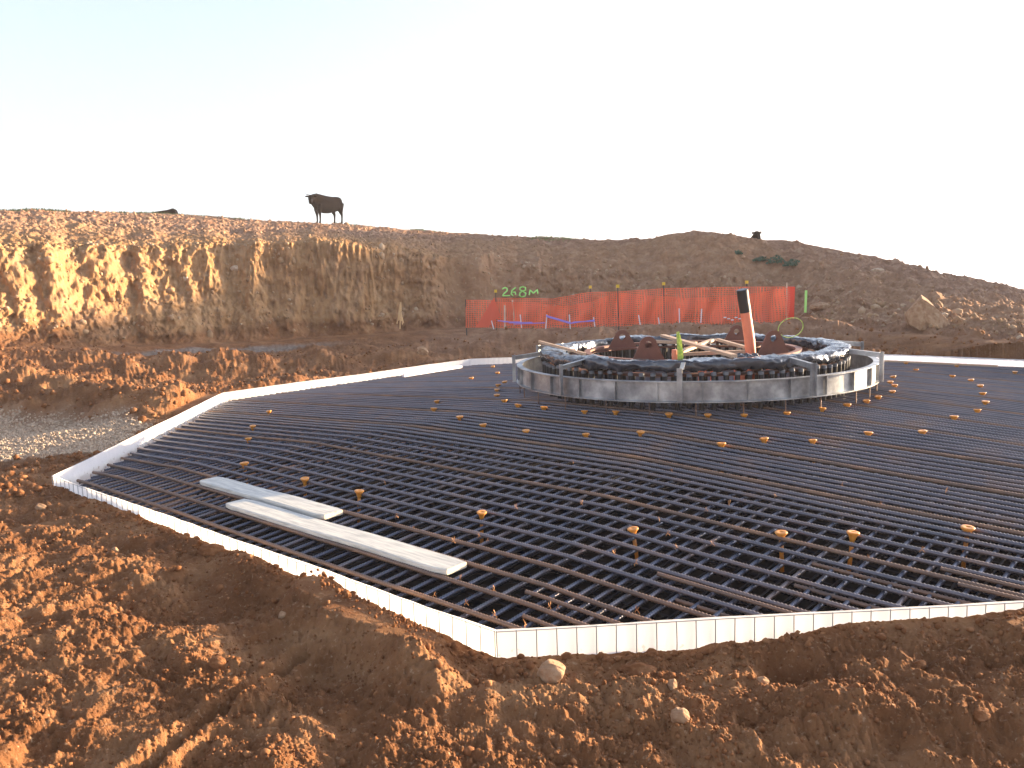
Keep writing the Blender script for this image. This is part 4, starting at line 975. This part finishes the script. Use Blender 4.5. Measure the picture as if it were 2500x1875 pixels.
# weeds on the slope
def weed(u, v, w, h, label, seed):
    q = hit_ground(u, v, 24, 40); rg_ = np.random.default_rng(seed); m = MB()
    st = MB(); st.tube([q-Vector((0, 0, .05)), q+Vector((0, 0, h*.5))], .012, 5)
    for i in range(260):
        t = rg_.uniform(0, 2*math.pi); rr_ = w*math.sqrt(rg_.uniform(0, 1)); zz_ = h*(1-(rr_/w)**2)*rg_.uniform(.15, 1.05)
        c = q+Vector((rr_*math.cos(t), rr_*math.sin(t)*.8, zz_)); s = rg_.uniform(.03, .075); n_ = Vector(rg_.normal(size=3)).normalized(); a_ = n_.orthogonal().normalized(); b__ = n_.cross(a_)
        m.add([c-a_*s, c+b__*s*.45, c+a_*s, c-b__*s*.45], [(0, 1, 2, 3)])
    root = empty('weed', q, label, 'weed'); o = m.build('leaves', M['weed'], root); o.location = -q; o = st.build('stem', M['weed'], root); o.location = -q
weed(1895, 642, .34, .30, 'tallest green weed clump on the slope under the horned head', 1)
weed(1936, 648, .36, .22, 'low wide green weed clump at the right end of the row', 2)
weed(1858, 636, .32, .14, 'flat green weed clump left of the tallest one', 3)
weed(1801, 620, .16, .12, 'tiny green weed tuft highest on the left of the slope', 4)

# ================================================================ CATTLE
def skin(name, verts, edges, radii, mat, parent, root=0, sub=2):
    me = bpy.data.meshes.new(name); me.from_pydata([tuple(v) for v in verts], edges, []); o = mkobj(name, me, mat, parent)
    sm_ = o.modifiers.new('skin', 'SKIN'); me.skin_vertices.data if me.skin_vertices else None
    if not me.skin_vertices:
        bpy.context.view_layer.update()
    lay = me.skin_vertices[0].data if len(me.skin_vertices) else None
    if lay is None: raise RuntimeError('no skin layer')
    for i, r_ in enumerate(radii): lay[i].radius = r_ if hasattr(r_, '__len__') else (r_, r_)
    lay[root].use_root = True
    sm_.use_smooth_shade = True; ss = o.modifiers.new('subd', 'SUBSURF'); ss.levels = sub; ss.render_levels = sub
    return o
def loft(m, secs, n=20):                   # secs: (centre, halfwidth(side), halfheight(up)), body along x
    base = len(m.v)
    for (c, a, b__, tilt) in secs:
        for k in range(n):
            t = 2*math.pi*k/n; yy = a*math.cos(t); zz = b__*math.sin(t)
            m.v.append((c[0]+zz*math.sin(tilt), c[1]+yy, c[2]+zz*math.cos(tilt)))
    N = len(secs)
    for i in range(N-1):
        for k in range(n): m.f.append((base+i*n+k, base+i*n+(k+1) % n, base+(i+1)*n+(k+1) % n, base+(i+1)*n+k))
    m.f.append(tuple(base+k for k in reversed(range(n)))); m.f.append(tuple(base+(N-1)*n+k for k in range(n)))
def cow_body(m):
    # body faces -x, feet at z=0, withers 1.4
    loft(m, [((.96, 0, 1.10), .10, .16, 0), ((.92, 0, 1.07), .24, .29, 0), ((.72, 0, 1.02), .31, .37, 0), ((.45, 0, .98), .33, .39, 0), ((.15, 0, .95), .37, .43, 0), ((-.15, 0, .96), .37, .45, 0), ((-.42, 0, 1.0), .34, .45, 0), ((-.62, 0, 1.05), .30, .42, 0),
             ((-.80, -.01, 1.13), .22, .33, .15), ((-.95, -.05, 1.19), .17, .26, .3), ((-1.04, -.10, 1.22), .15, .21, .4)])
    return m
def leg(m, pts, rr): m.tube(pts, rr, 10)
q = hit_ground(799, 546, 34, 48); cow = empty('cow', q, 'dark brown horned cow standing side on atop the bank', 'cow', rz=.92); cow.scale = (.87, .87, .87)
cow.location.z = gz(q.x, q.y)-.02
m = MB(); cow_body(m)
for (x, y, b0) in ((-.50, .17, 1), (-.62, -.17, 1)):
    leg(m, [(x, y, .95), (x-.02, y, .70), (x-.0, y, .47), (x+.01, y, .38), (x+.0, y, .14), (x-.02, y, .08), (x-.04, y, 0)], [.15, .125, .07, .055, .042, .052, .062])
for (x, y, b0) in ((.62, .16, 0), (.82, -.16, 0)):
    leg(m, [(x, y, 1.05), (x-.02, y, .78), (x+.02, y, .58), (x+.08, y, .46), (x+.07, y, .30), (x+.05, y, .10), (x+.02, y, 0)], [.21, .17, .10, .062, .046, .052, .062])
# head carried low-ish, turned towards the camera
hx, hy, hz = -1.10, -.14, 1.24
hd = Vector((-.62, -.50, -.62)).normalized()
pts = [Vector((hx+.06, hy+.06, hz+.02)), Vector((hx, hy, hz)), Vector((hx, hy, hz))+hd*.14, Vector((hx, hy, hz))+hd*.30, Vector((hx, hy, hz))+hd*.44, Vector((hx, hy, hz))+hd*.52]
m.tube(pts, [.13, .15, .145, .11, .095, .07], 14)
for y, s in ((0, 1),):
    pass
body = m.build('body', M['hide'], cow, True)
rm = body.modifiers.new('remesh', 'REMESH'); rm.mode = 'VOXEL'; rm.voxel_size = .022; rm.use_smooth_shade = True
sm2 = body.modifiers.new('smooth', 'SMOOTH'); sm2.factor = .8; sm2.iterations = 7
side = hd.cross(Vector((0, 0, 1))).normalized(); topv = Vector((hx, hy, hz))+Vector((0, 0, .11))
for s in (-1, 1):
    b0 = topv+side*s*.07
    m = MB(); m.tube([b0, b0+side*s*.10+Vector((0, 0, .03)), b0+side*s*.19+Vector((0, 0, .07)), b0+side*s*.25+Vector((0, 0, .13))], [.026, .022, .014, .005], 8); m.build('horn', M['horn'], cow, True)
    e0 = topv+side*s*.10-Vector((0, 0, .06))
    m = MB(); m.tube([e0, e0+side*s*.07+Vector((0, 0, .005)), e0+side*s*.16-Vector((0, 0, .0)), e0+side*s*.21-Vector((0, 0, .01))], [.025, .045, .035, .008], 8); m.build('ear', M['hide'], cow, True)
m = MB(); m.tube([(.96, 0, 1.30), (1.03, 0, 1.22), (1.05, 0, .95), (1.05, .0, .68), (1.07, 0, .56), (1.08, 0, .42)], [.035, .032, .025, .022, .045, .012], 8); m.build('tail', M['hide'], cow, True)
# cow lying beyond the crest, back line showing
q = hit_ground(405, 527, 34, 48); c2 = empty('cow', q, 'dark cow lying down half hidden behind the crest at the left', 'cow', rz=.05)
az_, el_ = azel(405, 527); rcx = float(prof(np.array([az_]))[3][0]); P = Vector(atr(405, 520, rcx+1.3)); c2.location = P-Vector((0, 0, .34)); c2.scale = (.8, .8, .8)
m = MB(); loft(m, [((.62, 0, .30), .12, .14, 0), ((.58, 0, .34), .26, .24, 0), ((.40, 0, .36), .34, .32, 0), ((.1, 0, .32), .38, .27, 0), ((-.25, 0, .30), .38, .25, 0), ((-.55, 0, .29), .33, .22, 0), ((-.85, 0, .26), .22, .17, 0), ((-1.1, 0, .20), .15, .13, 0), ((-1.35, 0, .13), .10, .09, 0)])
leg(m, [(.45, -.3, .2), (.2, -.42, .06), (-.05, -.4, .04)], [.15, .07, .05]); leg(m, [(-.6, -.25, .15), (-.85, -.38, .05), (-.6, -.42, .04)], [.10, .06, .045])
o = m.build('body', M['hide'], c2, True); rm = o.modifiers.new('remesh', 'REMESH'); rm.mode = 'VOXEL'; rm.voxel_size = .03; rm.use_smooth_shade = True; s2 = o.modifiers.new('smooth', 'SMOOTH'); s2.iterations = 5; s2.factor = .7
# horned head looking over the mound
az_, el_ = azel(1848, 584); rcx = float(prof(np.array([az_]))[3][0]); P = Vector(atr(1847, 575, rcx+1.2)); c3 = empty('cow', P, 'horned cow head and neck peering over the mound at the right', 'cow')
m = MB(); m.tube([(0, 1.6, -.75), (0, 1.0, -.55), (0, .45, -.34), (0, .15, -.12), (0, .0, .02)], [.42, .38, .26, .18, .13], 14)
m.tube([(0, .1, .06), (0, 0, .07), (0, -.12, .0), (0, -.25, -.12), (0, -.34, -.22)], [.10, .125, .12, .085, .07], 14)
for sx in (-.17, .17):
    m.tube([(sx, 1.0, -.7), (sx, 1.0, -1.1), (sx, 1.0, -1.75)], [.13, .08, .055], 8); m.tube([(sx, 2.3, -.7), (sx, 2.35, -1.1), (sx, 2.3, -1.75)], [.16, .09, .055], 8)
m.tube([(0, .9, -.6), (0, 1.4, -.68), (0, 2.0, -.68), (0, 2.5, -.66), (0, 2.65, -.66)], [.33, .40, .40, .33, .1], 16)
o = m.build('body', M['hide'], c3, True); rm = o.modifiers.new('remesh', 'REMESH'); rm.mode = 'VOXEL'; rm.voxel_size = .025; rm.use_smooth_shade = True; s2 = o.modifiers.new('smooth', 'SMOOTH'); s2.iterations = 4; s2.factor = .7
for s in (-1, 1):
    m = MB(); m.tube([(s*.08, 0, .13), (s*.14, 0, .14), (s*.19, 0, .17), (s*.21, 0, .21)], [.024, .02, .012, .004], 8); m.build('horn', M['horn'], c3, True)
    m = MB(); m.tube([(s*.10, 0, .08), (s*.17, 0, .10), (s*.22, 0, .11)], [.022, .036, .006], 8); m.build('ear', M['hide'], c3, True)

# ================================================================ GLARE VEIL (thin volume added to stand in for lens glare)
m = bpy.data.materials.new('thin_glare_veil'); m.use_nodes = True; T = m.node_tree; T.nodes.clear()
out = T.nodes.new('ShaderNodeOutputMaterial'); pv = T.nodes.new('ShaderNodeVolumePrincipled'); pv.inputs['Density'].default_value = .0010
pv.inputs['Color'].default_value = (1, .93, .93, 1); pv.inputs['Anisotropy'].default_value = .0
T.links.new(pv.outputs[0], out.inputs['Volume'])
b = MB(); b.box((0, 0, -32), (620, 620, 92)); tag(b.build('glare_veil', m), kind='stuff')
S.cycles.volume_bounces = 0
